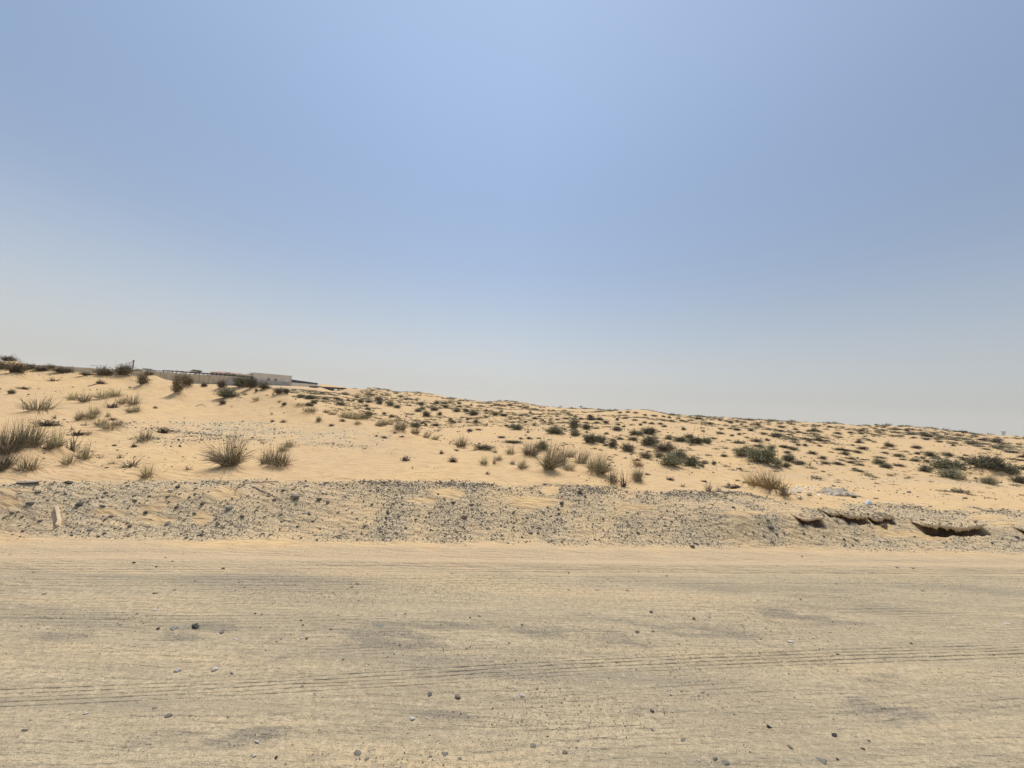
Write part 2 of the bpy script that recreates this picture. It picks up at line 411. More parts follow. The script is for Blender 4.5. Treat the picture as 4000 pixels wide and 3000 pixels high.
    brk = math_(nt, 'MULTIPLY', ar, ramp(nt, tex(nt, pos, 9, 3, .6), [(.32, (.15, .15, .15)), (.58, (1, 1, 1))]))
    def print_(v0, slope, a1, f1, a2, f2, half, per, dep, n0):
        c = math_(nt, 'ADD', math_(nt, 'MULTIPLY', uu, slope), v0)
        c = math_(nt, 'ADD', c, math_(nt, 'MULTIPLY', math_(nt, 'SINE', math_(nt, 'MULTIPLY', uu, f1)), a1))
        c = math_(nt, 'ADD', c, math_(nt, 'MULTIPLY', math_(nt, 'SINE', math_(nt, 'MULTIPLY', uu, f2)), a2))
        c = math_(nt, 'ADD', c, math_(nt, 'MULTIPLY', math_(nt, 'SUBTRACT', wob, .5), .02))
        t = math_(nt, 'SUBTRACT', vv, c)
        m = math_(nt, 'SUBTRACT', 1, math_(nt, 'POWER', math_(nt, 'MINIMUM', math_(nt, 'ABSOLUTE', math_(nt, 'DIVIDE', t, half)), 1), 8))
        g = math_(nt, 'POWER', math_(nt, 'ABSOLUTE', math_(nt, 'COSINE', math_(nt, 'MULTIPLY', t, pi / per))), 5)
        if n0: m = math_(nt, 'MULTIPLY', m, ramp(nt, patch, [(n0, (0, 0, 0)), (n0 + .08, (1, 1, 1))]))
        return math_(nt, 'MULTIPLY', math_(nt, 'MULTIPLY', math_(nt, 'MULTIPLY', g, m), brk), -dep * .62)
    for a_ in ((2.66, .020, .02, .9, .018, .37, .088, .036, .020, 0), (3.42, -.012, .03, .6, .02, 1.3, .11, .045, .016, .48), (4.05, .0, .01, .7, .02, .31, .13, .055, .016, .40),
               (4.28, .004, .012, .5, .01, .9, .05, .05, .020, 0), (2.35, .030, .03, .5, .01, 1.1, .09, .05, .014, .5), (3.0, .02, .03, .45, .01, 1.7, .1, .04, .014, .50), (3.75, -.02, .03, .4, .01, 1.2, .1, .042, .014, .47), (2.05, .03, .02, .7, .02, 1.9, .12, .06, .016, .46)):
        hsum = math_(nt, 'ADD', hsum, print_(*a_))
    for per, w_, msk, dep in ((.052, .10, (.44, .56), .0065), (.038, .07, (.56, .44), .0055)):
        ph = math_(nt, 'MULTIPLY', math_(nt, 'ADD', vv, math_(nt, 'MULTIPLY', wob, w_)), pi / per)
        rg = math_(nt, 'POWER', math_(nt, 'ABSOLUTE', math_(nt, 'COSINE', ph)), 4)
        lo_, hi_ = (0, 1) if msk[0] < msk[1] else (1, 0)
        mk = ramp(nt, sandy, [(min(msk), (lo_,) * 3), (max(msk), (hi_,) * 3)])
        mk = math_(nt, 'MULTIPLY', mk, ramp(nt, streak, [(.40, (0, 0, 0)), (.56, (1, 1, 1))]))
        hsum = math_(nt, 'ADD', hsum, math_(nt, 'MULTIPLY', math_(nt, 'MULTIPLY', math_(nt, 'MULTIPLY', rg, mk), brk), -dep))
    bp = N(nt, 'ShaderNodeBump'); bp.inputs['Strength'].default_value = 1; bp.inputs['Distance'].default_value = 1
    L.new(hsum, bp.inputs['Height']); L.new(bp.outputs[0], b.inputs['Normal'])
    return m

def plant_material(name, c0, c1, c2=None, trans=.0, rough=.8):
    """colour by the per-leaf 'tint' attribute and object random"""
    m, nt, b = mat(name)
    t = N(nt, 'ShaderNodeAttribute', attribute_name='tint').outputs['Fac']
    stops = [(0, c0), (1, c1)] if c2 is None else [(0, c0), (.55, c1), (1, c2)]
    col = ramp(nt, t, stops)
    oi = N(nt, 'ShaderNodeObjectInfo')
    h = N(nt, 'ShaderNodeHueSaturation')
    nt.links.new(math_(nt, 'MULTIPLY_ADD', oi.outputs['Random'], .75, .62), h.inputs['Value'])
    nt.links.new(math_(nt, 'MULTIPLY_ADD', oi.outputs['Random'], .03, .485), h.inputs['Hue'])
    nt.links.new(col, h.inputs['Color'])
    nt.links.new(h.outputs[0], b.inputs['Base Color'])
    b.inputs['Roughness'].default_value = rough
    b.inputs['Specular IOR Level'].default_value = .25
    return m

def stone_material():
    m, nt, b = mat('stone')
    t = N(nt, 'ShaderNodeAttribute', attribute_name='tint').outputs['Fac']
    tc = N(nt, 'ShaderNodeNewGeometry').outputs['Position']
    n = tex(nt, tc, 45, 4, .6)
    col = ramp(nt, t, [(0, (.035, .036, .04)), (.45, (.085, .085, .09)), (.68, (.22, .19, .145)), (.82, (.42, .35, .25)), (.95, (.62, .57, .49)), (1, (.80, .78, .74))])
    col = mixc(nt, math_(nt, 'MULTIPLY', n, .55), col, (.46, .35, .21))
    nt.links.new(col, b.inputs['Base Color']); b.inputs['Roughness'].default_value = .8
    bp = N(nt, 'ShaderNodeBump'); bp.inputs['Distance'].default_value = .004; nt.links.new(n, bp.inputs['Height'])
    nt.links.new(bp.outputs[0], b.inputs['Normal'])
    return m

def plain(name, c, var=.15, scale=8, rough=.85, bump=0., c2=None, metallic=0):
    m, nt, b = mat(name)
    pos = N(nt, 'ShaderNodeTexCoord').outputs['Object']
    n = tex(nt, pos, scale, 4, .6)
    lo = tuple(x * (1 - var) for x in c); hi = c2 or tuple(min(1, x * (1 + var)) for x in c)
    nt.links.new(ramp(nt, n, [(.35, lo), (.65, hi)]), b.inputs['Base Color'])
    b.inputs['Roughness'].default_value = rough; b.inputs['Metallic'].default_value = metallic
    if bump:
        bp = N(nt, 'ShaderNodeBump'); bp.inputs['Distance'].default_value = bump
        nt.links.new(n, bp.inputs['Height']); nt.links.new(bp.outputs[0], b.inputs['Normal'])
    return m

M = {}
M['ground'] = ground_material()
M['stone'] = stone_material()
M['pale_stone'] = plain('pale_stone', (.66, .60, .52), .2, 30, bump=.003)
M['grey_stone'] = plain('grey_stone', (.27, .255, .235), .35, 25, bump=.006, c2=(.42, .36, .27))
M['brown_stone'] = plain('brown_stone', (.20, .14, .08), .4, 25, bump=.006)
M['dark_stone'] = plain('dark_stone', (.085, .08, .075), .4, 25, bump=.005, c2=(.16, .135, .10))
M['grass'] = plant_material('grass_blades', (.17, .14, .07), (.33, .28, .14), (.64, .54, .34))
M['brush'] = plant_material('grey_brush', (.10, .085, .052), (.22, .19, .115), (.44, .38, .26))
M['straw'] = plant_material('dry_straw', (.12, .09, .06), (.26, .20, .13), (.50, .41, .28))
M['pale_grass'] = plant_material('pale_grass', (.34, .28, .18), (.46, .38, .24), (.26, .24, .13))
M['orange_grass'] = plant_material('orange_grass', (.34, .20, .09), (.40, .28, .14), (.24, .20, .09))
M['dark_leaf'] = plant_material('dark_brown_leaf', (.13, .10, .06), (.22, .175, .10), (.31, .255, .155))
M['green_leaf'] = plant_material('grey_green_leaf', (.14, .132, .075), (.21, .198, .112), (.31, .29, .18))
M['hill_leaf'] = plant_material('hill_scrub_leaf', (.105, .088, .052), (.165, .143, .085), (.25, .215, .14))
M['twig'] = plant_material('twig', (.12, .09, .065), (.22, .175, .13), (.33, .28, .22))
M['dead'] = plant_material('dead_twigs', (.07, .05, .04), (.15, .11, .08), (.25, .19, .14))

# ------------------------------------------------------------------ object helpers
def tag(o, label=None, cat=None, group=None, kind=None):
    if label: o['label'] = label
    if cat: o['category'] = cat
    if group: o['group'] = group
    if kind: o['kind'] = kind
    return o
def link(o, parent=None):
    COL.objects.link(o)
    if parent: o.parent = parent
    return o
def empty(name, loc=(0, 0, 0)):
    o = bpy.data.objects.new(name, None); o.location = loc; o.empty_display_size = .2
    return link(o)
def np_mesh(name, V, Fc, k, material, tint=None, smooth=False, attrs=None):
    """V (n,3); Fc (m,k) int array of k-gons"""
    me = bpy.data.meshes.new(name)
    V = np.asarray(V, np.float32); Fc = np.asarray(Fc, np.int32)
    me.vertices.add(len(V)); me.vertices.foreach_set('co', V.ravel())
    me.loops.add(Fc.size); me.loops.foreach_set('vertex_index', Fc.ravel())
    me.polygons.add(len(Fc))
    me.polygons.foreach_set('loop_start', np.arange(0, Fc.size, k, dtype=np.int32))
    if smooth: me.polygons.foreach_set('use_smooth', np.ones(len(Fc), bool))
    me.update(calc_edges=True)
    me.materials.append(material)
    A = dict(attrs or {})
    if tint is not None: A['tint'] = tint
    for n, a in A.items():
        at = me.attributes.new(n, 'FLOAT', 'POINT'); at.data.foreach_set('value', np.asarray(a, np.float32).ravel())
    return me
def ob(name, me, parent=None, loc=None):
    o = bpy.data.objects.new(name, me)
    if loc is not None: o.location = loc
    return link(o, parent)

# ------------------------------------------------------------------ LISTS read off the photograph
# crop frames: origin x, origin y, scale;  items: x, base y, width, height in crop pixels
CR = {'A': (0, 1350, 2.766), 'B': (600, 1350, 2.766), 'C': (1200, 1400, 2.766), 'D': (1800, 1500, 2.766), 'E': (2400, 1500, 2.766),
      'F': (3000, 1550, 2.764), 'G': (3400, 1600, 2.765)}
PL = {}   # kind -> list
def P(kind, crop, s):
    ox, oy, sc = CR[crop]
    for it in s.split(';'):
        if it.strip():
            x, y, w, h = [float(q) for q in it.split(',')]
            PL.setdefault(kind, []).append((ox + x / sc, oy + y / sc, w / sc, h / sc))
# D dense dark brown bush, G grass tuft, S sparse twigs, K dead clump, L green leafy, W pale grass, O orange grass, H hill scrub
P('D', 'A', '90,185,190,75;0,290,110,120;160,335,220,150;310,280,110,70;450,300,170,75;555,245,95,65;655,238,60,40;680,315,220,75;930,350,140,50;1120,360,260,115;1330,385,180,150;1450,355,100,70;1530,460,130,150;1600,330,120,70;120,540,90,70')
P('S', 'A', '580,385,120,55;1220,670,170,100;905,865,80,50;780,910,80,60;585,790,50,60;780,1165,150,200;1080,1220,100,60;1300,1215,80,60;1210,1280,140,60;1430,1310,220,120;80,1340,180,130;1140,250,220,70')
P('K', 'A', '250,470,110,25;1090,415,100,40;520,870,220,60;840,970,160,50;1450,1095,70,50;1760,945,120,75;1215,805,80,45;1680,680,45,40')
P('G', 'A', '420,740,270,150;775,595,90,90;910,625,120,115;1100,590,130,110;1235,570,120,90;1330,640,90,90;1440,655,120,130;1410,735,90,90;1480,735,60,80;850,820,80,120;900,790,70,80;985,815,90,160;1040,755,70,90;1165,780,40,70;1090,880,110,120;1180,920,170,100;1270,880,90,70;960,980,50,60;1560,1045,130,140;290,1380,180,170;510,1200,70,200;590,1190,110,240;900,1280,130,200;730,1300,120,140;1580,1445,120,160')
P('M', 'A', '60,1230,330,420;280,1200,330,400;30,1370,200,260')
P('D', 'B', '240,575,140,240;345,475,150,150;540,460,80,60;730,490,130,110;1350,550,120,80;1430,545,90,70;740,650,100,65;1105,520,40,50')
P('L', 'B', '800,600,260,130;950,490,220,140;1060,500,160,150;1190,500,150,110;1590,575,110,45;1690,590,160,50;1730,635,90,40')
P('S', 'B', '980,560,80,40;1225,545,40,30;1290,540,40,60;1360,615,60,40;1275,745,40,40;370,1345,90,70;845,665,30,30')
P('D', 'B', '1410,655,60,40;1680,665,120,45')
P('G', 'B', '1110,605,80,50;1580,665,100,40;1690,735,140,60;1785,835,50,60;1200,1300,90,200;1300,1320,200,190;1380,1330,150,160;1400,1150,110,90;1460,1110,100,90')
P('K', 'B', '1280,825,50,35;1400,830,70,40;1920,870,50,30')
P('T', 'B', '840,1350,330,380')
P('W', 'C', '210,590,90,50;280,610,120,50;430,650,150,110;540,660,180,90;900,720,110,90;1300,860,110,90;1390,880,110,70;790,735,110,100')
P('G', 'C', '620,670,120,80;830,730,60,70;545,720,70,50;1660,975,150,130;120,695,50,60;1170,830,110,90')
P('M', 'C', '1010,800,190,160')
P('L', 'C', '665,635,90,50;1170,755,120,60')
P('K', 'C', '380,680,70,45;265,730,60,30;745,845,40,30;830,860,80,40;1020,850,60,30;950,810,50,28;1610,1000,70,30;1450,1030,60,50;1570,1120,110,75;1065,1105,100,60;1240,705,70,30;1760,795,70,30')
P('H', 'C', '190,455,90,30;370,515,110,35;325,455,80,30;440,465,50,25;495,468,40,20;575,490,80,50;665,490,110,40;640,520,60,20;655,565,80,35;715,575,30,15;775,500,80,35;770,470,110,50;890,525,110,65;970,545,90,45;830,610,60,25;915,645,70,35;1070,635,30,20;1200,585,95,40;1240,560,100,30;1225,510,90,35;1370,575,110,50;1290,645,110,65;1430,625,70,40;1500,540,90,30;1620,590,110,45;1790,620,110,50;1715,590,70,35;1645,500,60,25;1400,505,70,45;1480,495,100,25;1540,490,40,20;1650,530,50,20;1770,515,40,20;1870,525,70,20;1280,730,40,25;1380,735,90,30;1410,790,40,15;1570,700,90,30;1640,700,60,20;1735,670,50,25;1820,710,60,35;1550,670,60,25;1850,780,80,20;1000,415,60,15;960,385,50,14;1060,450,50,18;860,405,60,14;1140,490,50,12;410,400,110,30;160,385,70,18;250,395,60,15;690,405,120,25;540,435,60,25')
P('D', 'D', '250,725,220,60')
P('G', 'D', '535,770,90,110;250,880,80,110;360,875,30,110;410,835,80,70;670,925,120,110;1080,890,150,230;1430,980,150,170;1640,1080,120,170;1910,1070,110,130')
P('T', 'D', '960,960,250,340;1510,1000,210,250')
P('W', 'D', '560,870,70,70;1200,790,150,110;1320,860,180,180;1180,930,180,120')
P('S', 'D', '1750,1115,120,210;370,745,80,60;1600,825,90,40')
P('M', 'D', '760,810,260,190')
P('O', 'D', '1900,910,150,85')
P('K', 'D', '290,975,60,40;1290,1185,70,60;1900,830,80,35')
P('L', 'D', '870,740,140,100;600,510,140,70;1000,560,180,80;1220,520,110,110;1240,575,110,60;1355,505,100,55;1695,515,110,45;1890,560,140,50;1400,665,160,95;1500,655,150,75')
P('D', 'D', '1640,700,100,75;1800,750,160,90;560,645,200,30;440,590,80,25')
P('H', 'D', '1570,680,80,30;1640,620,80,30;1720,610,90,30;1850,620,130,45;90,520,60,30;495,465,50,25;725,530,40,20;160,435,50,30;280,455,30,25;205,425,30,15;695,425,50,25;785,450,50,20;270,370,50,20;370,350,80,40;460,355,100,35;140,350,100,45;55,315,60,30;275,300,50,25;435,305,50,20;750,320,40,20;800,385,70,25;880,395,50,15;850,360,60,15;910,420,40,20;975,430,80,15;1040,395,60,20;1130,385,80,25;1230,385,50,20;1235,360,50,20;1295,390,60,20;1400,370,90,30;1410,400,120,30;1500,400,100,30;1480,430,80,20;1570,430,70,25;1360,430,50,20;1275,420,40,20;1690,400,40,25;1700,450,60,20;1760,470,50,20;1130,500,50,20;1360,530,40,20;1570,550,70,25;1460,490,80,20;1590,470,60,15;650,600,60,20;740,600,80,25;840,595,60,20;700,560,35,15;1100,558,70,25;795,280,40,12;830,285,40,12;895,290,40,12;950,288,40,12;1000,292,40,12;860,262,36,10;900,262,36,10;520,240,70,22;465,245,50,16;640,255,60,14;690,262,60,14')
P('O', 'E', '1500,1180,240,150;1660,1205,330,220')
P('G', 'E', '250,1060,130,110;1830,1235,150,120')
P('S', 'E', '1690,1200,210,210;735,1110,90,50;1020,1165,120,130;1130,1160,80,90;1200,700,120,35')
P('D', 'E', '550,760,240,105;480,810,100,60;340,820,140,65')
P('L', 'E', '390,690,210,100;620,925,230,130;690,850,200,110;830,915,190,100;940,905,60,40;370,560,180,70;720,640,150,50;870,660,160,60;990,660,140,60;580,610,90,40;810,600,100,45;1390,810,180,100;1600,905,290,170;1500,860,180,110;1740,890,120,60;970,1065,60,25;1440,1080,100,25;1075,880,45,45;1860,920,80,45;1880,860,100,65')
P('K', 'E', '360,980,70,30;970,860,110,28;1350,925,70,25;1185,790,80,30;600,1040,100,35;1290,1140,190,50;1330,1050,60,28;370,745,60,25')
P('H', 'E', '1080,600,80,20;1230,615,60,15;1340,650,160,35;1140,545,90,25;745,505,60,35;955,520,45,20;1265,570,50,25;1345,555,50,25;1400,540,40,12;1435,590,60,20;1540,640,150,45;1650,620,60,30;1610,545,90,20;1760,595,130,45;1155,495,80,20;1250,490,60,15;1330,510,100,30;1475,515,80,25;1550,455,100,25;1370,445,50,15;1260,430,60,25;1325,410,60,18;1210,410,50,15;1145,400,60,20;1035,445,70,25;1045,390,30,15;800,395,30,10;690,380,50,20;595,375,50,25;530,360,50,18;615,415,60,20;400,440,80,25;320,430,60,25;280,455,40,30;500,445,70,25;540,470,70,25;1560,690,130,35;1690,720,90,50;1420,700,60,20;1860,700,150,30;60,320,60,20;140,315,60,20;230,320,60,20;330,345,50,18;430,355,80,18;110,380,70,20;220,400,70,20;30,395,40,20;900,385,110,20;740,405,90,16;480,520,60,16')
P('H', 'F', '140,340,100,25;140,380,60,20;325,395,60,22;300,365,70,22;490,385,110,40;235,420,80,20;100,455,140,40;270,470,130,25;410,465,90,22;440,485,80,30;550,490,130,45;330,535,60,25;400,540,60,30;555,540,60,20;630,485,70,20;160,560,100,30;270,585,120,40;200,615,90,30;480,630,110,35;590,685,90,40;610,735,90,30;760,745,180,35;890,725,80,30;1000,750,80,25;830,640,110,40;800,590,200,30;680,605,70,15;890,680,140,25;1010,685,100,15;960,615,100,30;1020,580,120,35;975,505,110,30;1090,480,80,20;1140,495,60,15;920,535,60,20;750,405,80,20;890,400,60,25;1010,410,70,25;1230,410,80,15;1000,375,80,20;670,335,70,20;730,345,50,15;800,335,50,15;540,320,60,15;1150,350,60,14;860,360,60,14')
P('L', 'F', '230,700,140,55;330,740,140,40;200,780,80,35;1190,740,120,55;1280,785,110,50;970,815,110,25;445,1070,50,32')
P('S', 'F', '450,750,40,60;340,1110,70,60')
P('K', 'F', '940,785,60,20;595,810,50,18')
P('L', 'G', '830,680,300,125;600,690,140,70;1200,720,220,150;1340,735,240,140;1500,745,180,120;1620,820,130,80')
P('Q', 'G', '900,775,300,110;1300,830,180,85')
P('H', 'G', '500,435,100,50;200,415,110,50;155,480,80,25;290,520,120,40;430,490,40,15;505,495,60,35;470,570,120,40;560,540,70,35;650,525,120,60;610,580,80,35;725,550,110,40;830,515,120,45;1025,560,90,35;1025,505,60,20;340,550,80,20;95,530,130,25;310,625,130,35;1180,520,50,20;1240,535,70,20;1390,495,60,15;1410,415,70,25;1240,440,90,20;1500,470,200,25;1650,530,80,40;1610,560,60,20;1640,660,80,40;1080,380,120,25;890,400,60,20;1220,345,110,35;1370,375,130,50;1380,345,90,30;750,360,60,20;600,300,140,30;570,270,100,25;760,310,80,20;450,275,90,20;460,315,80,20;600,335,70,25;390,240,70,30;960,290,70,20;1120,295,80,15;920,245,50,15;290,222,60,16')

# stones: frame origin and scale, x, y(base), w, h, tone (d dark, g grey, b brown, w pale, p blue-grey flat)
SF = {'1': (0, 1850, 2.212), '2': (900, 1800, 2.212), '3': (1800, 1800, 2.212), '4': (2700, 1800, 1.7015), '5': (0, 2300, 1.106), '6': (2000, 2300, 1.106)}
ST = []
def Q(fr, s):
    ox, oy, sc = SF[fr]
    for it in s.split(';'):
        x, y, w, h, t = it.split(',')
        ST.append((ox + float(x) / sc, oy + float(y) / sc, float(w) / sc, float(h) / sc, t))
Q('1', '238,100,215,40,g;585,88,90,34,d;680,290,60,52,d;1255,352,62,32,d;1980,322,58,55,g;345,422,34,24,d;785,492,48,26,g;1530,124,50,28,d;1475,156,60,26,w;1556,176,34,20,w;168,150,14,16,w;500,166,52,15,w;1450,440,40,32,g;1680,355,40,20,d;2090,385,44,26,d;1100,112,36,20,d;1685,88,26,18,d;1690,136,36,18,d;620,540,30,18,d;885,292,48,20,d;1165,244,44,22,d;100,356,44,20,d;255,275,70,36,d;320,172,60,14,d;1445,212,38,22,d;995,482,30,16,d;1165,510,32,18,g;1290,206,30,18,d;1520,310,30,34,d;1750,275,40,32,d;1300,403,24,10,b')
Q('1', '1155,776,44,18,d;1430,728,20,12,d;1350,810,26,16,d;1930,824,40,16,d;1490,760,36,10,g;285,860,30,12,b;385,1046,50,20,g;1685,932,26,11,d;2085,944,60,20,p;1510,1010,46,16,g;1340,1186,70,26,w;1680,1330,62,46,d;1365,1342,46,22,d;1520,1340,58,24,p;1920,1376,40,36,g;1040,1312,50,18,p;1340,1040,50,14,d;525,1254,26,14,d')
Q('2', '555,334,108,66,g;770,346,40,34,d;2020,508,66,46,b;2085,386,56,46,p;1925,372,34,30,d;455,268,32,30,d;380,350,34,24,d;330,312,40,24,g;275,636,30,20,g;608,670,26,18,d;932,456,28,28,g;1055,450,22,18,w;650,456,30,20,w;1145,408,24,16,w;1222,388,26,22,d;2010,578,24,16,d;1360,460,30,22,d;772,596,26,14,d;1095,504,30,18,g;100,492,56,24,b;1795,292,20,16,d;830,292,28,18,g;800,288,28,16,d;845,378,34,44,g;1310,216,24,14,d;1357,216,22,16,d;660,454,20,16,w;1165,696,20,12,d')
Q('2', '1048,984,14,12,d;1185,976,20,12,d;1915,976,30,18,g;1095,1070,50,20,g;1050,1098,30,20,g;1110,1212,34,12,g;215,1324,30,16,d;610,1384,30,16,d;625,1424,26,16,d;272,1334,30,12,g;865,1462,40,20,g;618,1540,26,24,w;656,1546,24,20,d;1430,1340,26,14,g;1510,1328,22,14,d;930,1340,24,12,g;1520,1160,30,16,p')
Q('3', '1645,1314,34,28,g;1440,452,32,26,p;570,498,36,26,g;530,668,26,20,d;2000,752,42,34,d;710,452,32,40,w;978,440,30,32,w;2015,1374,26,22,d;932,974,18,18,d;1535,964,12,20,d;1180,1116,52,18,w;1230,512,26,36,g;845,466,30,26,d;460,546,24,22,b;820,616,22,16,g;1165,562,24,16,w;1770,336,30,18,d;1030,306,24,18,w;1075,320,24,18,d;980,482,22,14,d;1440,1128,40,16,g;1780,998,24,14,g;1750,964,20,12,g;1270,1028,18,12,d;530,1424,28,18,d;1525,1490,50,26,p;1660,1480,26,16,d;2150,1358,34,14,g;930,1118,36,14,g;165,1350,46,34,p;78,1362,22,16,d;1100,500,20,14,d;870,380,40,44,d;118,262,50,30,p;350,980,16,12,d')
Q('4', '1275,446,52,36,b;1095,534,36,22,p;525,458,46,28,d;1365,710,26,12,g;1475,718,28,14,g;866,674,18,12,w;965,820,36,12,p;736,638,12,11,d;1600,470,74,32,p;1708,852,28,11,w;2100,1086,42,18,w;280,316,26,20,d;410,482,22,18,g;1070,330,36,20,g;960,404,34,22,g;1460,468,24,12,w;1690,426,20,12,b;1540,866,30,12,g;16,1054,20,20,d;725,922,22,12,d;1345,970,16,8,w;440,930,18,10,w;1485,506,22,12,d;2000,552,26,14,d;510,404,30,18,d;120,1046,26,12,g')
Q('5', '845,172,36,22,d;680,178,22,13,d;755,178,50,15,p;960,194,19,16,g;765,362,38,24,w;930,356,30,26,w;1000,368,22,14,g;730,556,34,36,p;1305,426,18,18,p;1855,466,24,28,g;1978,474,36,22,g;1305,218,16,12,w;1325,220,12,12,d;105,618,32,14,g;1110,666,26,14,w;1100,726,22,14,w;1190,738,15,20,d;1545,722,40,26,p;1585,742,26,18,p;1920,720,36,24,p;1985,740,24,14,p;370,544,24,12,w;1780,568,30,14,w;1016,222,34,12,w;1640,166,40,12,p;1860,730,20,16,p;665,520,26,14,p')
Q('6', '43,470,28,22,w;600,104,18,15,d;785,134,16,12,d;108,438,14,12,g;1205,234,32,17,w;605,536,22,14,d;606,614,16,12,g;90,684,36,20,p;230,714,28,32,p;740,662,36,16,p;825,452,20,13,p;1110,604,26,18,d;1390,638,32,20,d;1335,752,52,20,p;920,762,42,22,p;878,742,30,18,g;2140,154,28,13,w;1725,240,13,11,d;1407,286,20,9,d;1405,740,16,10,d;285,662,14,14,p;1515,696,22,10,d;540,190,26,14,g;853,126,18,8,g;1290,446,12,8,w;810,746,16,10,w;1200,690,20,16,g')

# ------------------------------------------------------------------ mounds under the bushes, then the ground sheet
GPT = {}
for kind, L_ in PL.items():
    GPT[kind] = []
    for (x, y, w, h) in L_:
        GPT[kind].append(gp(x, y))
for kind in 'DLHQ':
    for (x, y, w, h), (X, Y, Z) in zip(PL[kind], GPT[kind]):
        wm = w * Y / F
        if Y > 8: MOUNDS.append((X, Y + .25 * wm, wm * .62, min(.32, h * Y / F * .34)))
for kind in 'GTMO':
    for (x, y, w, h), (X, Y, Z) in zip(PL[kind], GPT[kind]):
        wm = w * Y / F
        MOUNDS.append((X, Y + .1, max(.12, wm * .5), .05 + .11 * wm))

def gravel_mask(x, y, z):
    """where stones lie: 0 sand .. 1 stony"""
    px, py = project(x, y, z)
    u, v = uv(x, y)
    n = fbm(x * 1.1, y * 1.1, 60, 3) + .5 * fbm(x * 4, y * 4, 64, 2)
    # bank
    top = np.interp(px, [0, 400, 1000, 1500, 2000, 2400, 2560, 2650, 2850, 3060, 3150, 3300, 3600, 4000], [1885, 1876, 1872, 1880, 1885, 1895, 1925, 1908, 1918, 1955, 1985, 1965, 1975, 1985])
    foot = sstep(4.92, 5.12, v + .06 * n)
    g = foot * sstep(-6, 14, py - top + 10 * n)
    sandp = np.zeros_like(px)
    for (cx, cy, a, b) in [(880, 1925, 70, 28), (620, 2030, 70, 18), (590, 1985, 50, 14), (790, 2020, 40, 30), (1750, 1925, 60, 16), (1650, 1955, 60, 10), (2080, 1960, 120, 26), (2150, 1915, 40, 20),
                           (2480, 1980, 90, 12), (2900, 2003, 120, 8), (3520, 2085, 90, 14), (3450, 2060, 40, 16), (3240, 1975, 40, 8), (3860, 2020, 80, 12), (3700, 1985, 60, 9), (3640, 2100, 70, 10), (60, 1915, 70, 10), (30, 1960, 60, 30), (420, 2000, 60, 14), (3920, 2045, 60, 10)]:
        sandp = np.maximum(sandp, np.clip(1.4 - ((px - cx) / a) ** 2 - ((py - cy) / b) ** 2 + .5 * n, 0, 1))
    g = g * (1 - sandp) * np.clip(.85 + .7 * n, .35, 1)
    # second stony patch on the dune
    cx = np.interp(py, [1635, 1740], [950, 1250])
    t = np.interp(px, [380, 700, 1100, 1500, 1600], [1640, 1648, 1650, 1668, 1700])
    s2 = sstep(-3, 4, py - t + 4 * n) * (1 - sstep(60, 110, py - t + 30 * n)) * sstep(400, 620, px + 80 * n) * (1 - sstep(1420, 1620, px + 80 * n)) * (v > 6.5) * (y < 20)
    g = np.maximum(g, s2 * np.clip(.5 + .8 * n, 0, .9))
    t4 = np.interp(px, [1040, 1210], [1512, 1518.5])
    s4 = np.exp(-((py - t4) / 2.2) ** 2) * (px > 1040) * (px < 1216) * (y > 60)
    g = np.maximum(g, s4)
    # grey streaks by the sandy track at the right
    t3 = np.interp(px, [3000, 3300, 3600, 3900], [1856, 1868, 1880, 1890])
    s3 = np.exp(-((py - t3) / 9) ** 2) * sstep(2950, 3150, px) * (v > 8) * (y < 40)
    g = np.maximum(g, .6 * s3 * np.clip(.6 + .9 * n, 0, 1))
    return np.clip(g * (.92 + .5 * fbm(x * 2.7, y * 2.7, 66, 2)), 0, 1)

DARKP = [(300,2470,190,45),(130,2545,150,32),(1085,2510,75,70),(1040,2590,50,30),(1000,2870,130,55),(840,2640,120,30),(1450,2470,260,45),(2380,2500,160,60),(3150,2430,230,50),(3480,2650,130,22),(2900,2935,170,50),
 (3750,2900,160,40),(1950,2450,380,50),(2700,2450,320,50),(700,2490,150,50),(2600,2790,260,25),(1750,2800,260,25),(2350,2770,150,18),(3450,2780,160,40),(1250,2950,130,25),(600,2890,120,30),(3000,2560,200,30)]
def dark_mask(x, y, z):
    px, py = project(x, y, z)
    n = fbm(x * 1.3 + y * .6, y * 9, 95, 4)
    m = np.zeros_like(px)
    for (cx, cy, a, b) in DARKP:
        m = np.maximum(m, np.clip(1.1 - ((px - cx + (py - cy) * (2.8 if cx < 1400 else -1.8)) / (a * .85)) ** 2 - ((py - cy) / (b * 1.15)) ** 2 + 2.3 * n, 0, 1))
    return m * .62 * sstep(-.5, .3, fbm(x * 3, y * 14, 97, 2))
def hollow_shade_mask(x, y):  # where the painted shade of the bank hollows lies
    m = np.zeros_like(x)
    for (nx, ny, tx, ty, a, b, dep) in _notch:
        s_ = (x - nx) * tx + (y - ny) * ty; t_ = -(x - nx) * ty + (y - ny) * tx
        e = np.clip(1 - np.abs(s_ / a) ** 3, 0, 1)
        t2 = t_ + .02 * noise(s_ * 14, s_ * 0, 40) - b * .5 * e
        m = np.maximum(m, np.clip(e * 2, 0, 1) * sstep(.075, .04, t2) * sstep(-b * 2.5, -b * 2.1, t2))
    return m
